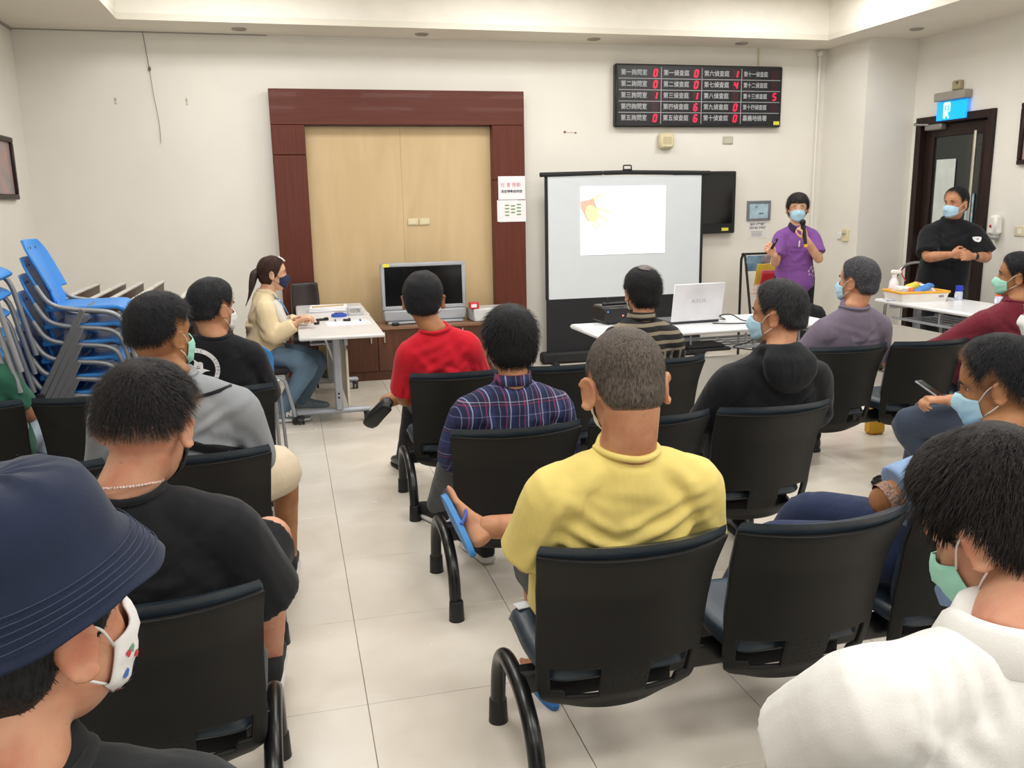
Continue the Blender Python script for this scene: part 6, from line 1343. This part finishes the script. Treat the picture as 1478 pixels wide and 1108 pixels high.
# 17 presenter
PUR = cloth('violet pique', '#7C4E94', .05, .35); PUD = cloth('dark plum rib', '#37304A', .05)
pr_ = person('presenter', 'person in a violet polo shirt speaking into a black microphone', dict(yaw=2.80, hip=(4.375, 6.95, .86), N=(4.36, 6.93, 1.315), sR=(4.235, 6.97, 1.235), sL=(4.485, 6.88, 1.235), eR=(4.15, 6.90, .995), wR=(4.04, 6.74, 1.085), eL=(4.50, 6.76, 1.015), wL=(4.285, 6.655, 1.215), kR=(4.28, 6.92, .47), kL=(4.47, 6.92, .47), aR=(4.27, 6.95, .095), aL=(4.48, 6.95, .095), hdL=V(-.25, -.1, .5), thL=V(-1, .3, .2), hdR=V(-.6, -.3, .5), thR=V(.3, -.2, .8), ear=1.0),
    dict(mat=PUR, slv=.72, inf=.016, low=.04, flare=.006, collar='fold', cmat=PUD, amp=.006, loose=.008, name='polo_shirt'), 'light', dict(line='fringe', th=.019, fade=.012, strands=2600, length=.03, seed=59, lift=.12, col='#1C1A1C', col2='#3A3534', whorl=(0, -.03, .12)), H_((4.36, 6.925, 1.465), 2.68, -.02, 0, 1.04, .95), (BL_MASK, LOOP), dict(mat=B_TRO, inf=.018), dict(mat=m_blk_shoe, sole=m_blk_sole), g=.88, hands=(2, 2), curl=.95, palm=dict(L=V(-.6, .75, .1), R=V(.3, .8, -.2)))
MB().box((4.315, 6.80, 1.17), (.012, .006, .055), rot=rotm(.1, 0, 0), bev=.002).build('zip_pull', m_white, pr_['shirt'], pr_['off'])
paw = [fan_poly([(x+.014*math.cos(t), y+.016*math.sin(t)) for t in np.arange(10)*2*PI/10], 2) for x, y in ((.0, .0), )]+[fan_poly([(x+r*math.cos(t), y+r*1.2*math.sin(t)) for t in np.arange(8)*2*PI/8], 2) for x, y, r in ((-.03, .022, .008), (-.012, .034, .008), (.014, .034, .008), (.03, .018, .007), (-.05, .0, .010), (-.045, -.03, .008), (.0, -.045, .006), (-.02, -.03, .006))]
decal(pr_, paw, (4.475, 6.80, .93), EX, EZ, mat('pale lilac print', '#D8C8E0', .8), 'shirt_print', ray=(0, 1, 0))
mc = thing('microphone', 'black hand microphone with a yellow ring held to the blue mask', 'microphone', (4.25, 6.66, 1.27))
mo_ = (4.25, 6.66, 1.27); d_ = unit(V(-.12, .15, 1.0)); c_ = V(4.240, 6.62, 1.275)
MB().tube([c_-d_*.10, c_-d_*.02, c_+d_*.06], [.014, .016, .021], 14).build('handle', m_black, mc, mo_); MB().sphere(c_+d_*.085, .027, 16, 12).build('grille', mat('mic mesh', '#1E1E20', .5, .4, bump=.3, bscale=300), mc, mo_); MB().tube([c_-d_*.125, c_-d_*.10], [.016, .0165], 14).build('yellow_ring', mat('amber ring', '#E0A830', .4), mc, mo_)
ck = thing('clicker', 'small black presentation clicker in the raised hand beside the rack', 'remote', (3.98, 6.70, 1.16))
MB().box((3.985, 6.655, 1.185), (.024, .02, .10), rot=rotm(.3, .35, 0), bev=.006).build('body', m_black, ck, (3.98, 6.70, 1.16)); MB().box((3.985, 6.643, 1.20), (.012, .004, .02), rot=rotm(.3, .35, 0), bev=.001).build('button', m_grey, ck, (3.98, 6.70, 1.16))
# 18 standing man
mn = person('man', 'person in a black T-shirt with a chest crest standing by the dark door, hands clasped', dict(yaw=2.55, hip=(5.47, 6.40, .88), N=(5.455, 6.33, 1.365), sR=(5.305, 6.40, 1.255), sL=(5.59, 6.22, 1.25), eR=(5.215, 6.30, 1.05), eL=(5.64, 6.10, 1.045), wR=(5.23, 6.05, 1.085), wL=(5.41, 6.00, 1.07), kR=(5.38, 6.38, .48), kL=(5.58, 6.33, .48), aR=(5.37, 6.44, .095), aL=(5.60, 6.38, .095), hdR=V(.55, -.25, .05), hdL=V(-.6, -.1, .05), thR=V(0, 0, 1), thL=V(0, 0, 1), belly=.02),
    dict(mat=B_TEE, slv=.86, inf=.018, low=.10, flare=.012, amp=.007, loose=.012), 'tan', dict(line='short', th=.013, fade=.035, strands=3200, length=.012, seed=61, lift=.6, top=1.8, col='#111113', col2='#242428'), H_((5.445, 6.29, 1.485), 1.80, -.02, 0, 1.04, 1.08), (BL_MASK, LOOP), dict(mat=B_TRO), dict(mat=m_blk_shoe, sole=m_blk_sole), g=1.06, hands=(2, 2), curl=.9, palm=dict(L=V(.1, .9, -.2), R=V(.1, .9, .1)))
decal(mn, [fan_poly([(.8*a, .8*b) for a, b in ((-.03, .02), (-.012, .026), (.012, .026), (.032, .02), (.026, -.004), (.014, -.024), (0, -.03), (-.016, -.022), (-.026, -.004))], 4)], (5.545, 6.1, 1.20), unit((.95, -.3, 0)), EZ, m_wprint, 'chest_crest', ray=(0.05, 1, 0))
wl = mn['D']['wL']; el = mn['D']['eL']; dd = unit(wl-el)
MB().tube([wl-dd*.035, wl-dd*.015], .034, 16).box(wl-dd*.025+V(-.0, -.033, .0), (.03, .008, .03), bev=.003).build('wristwatch', m_black, mn['root'], mn['off'])
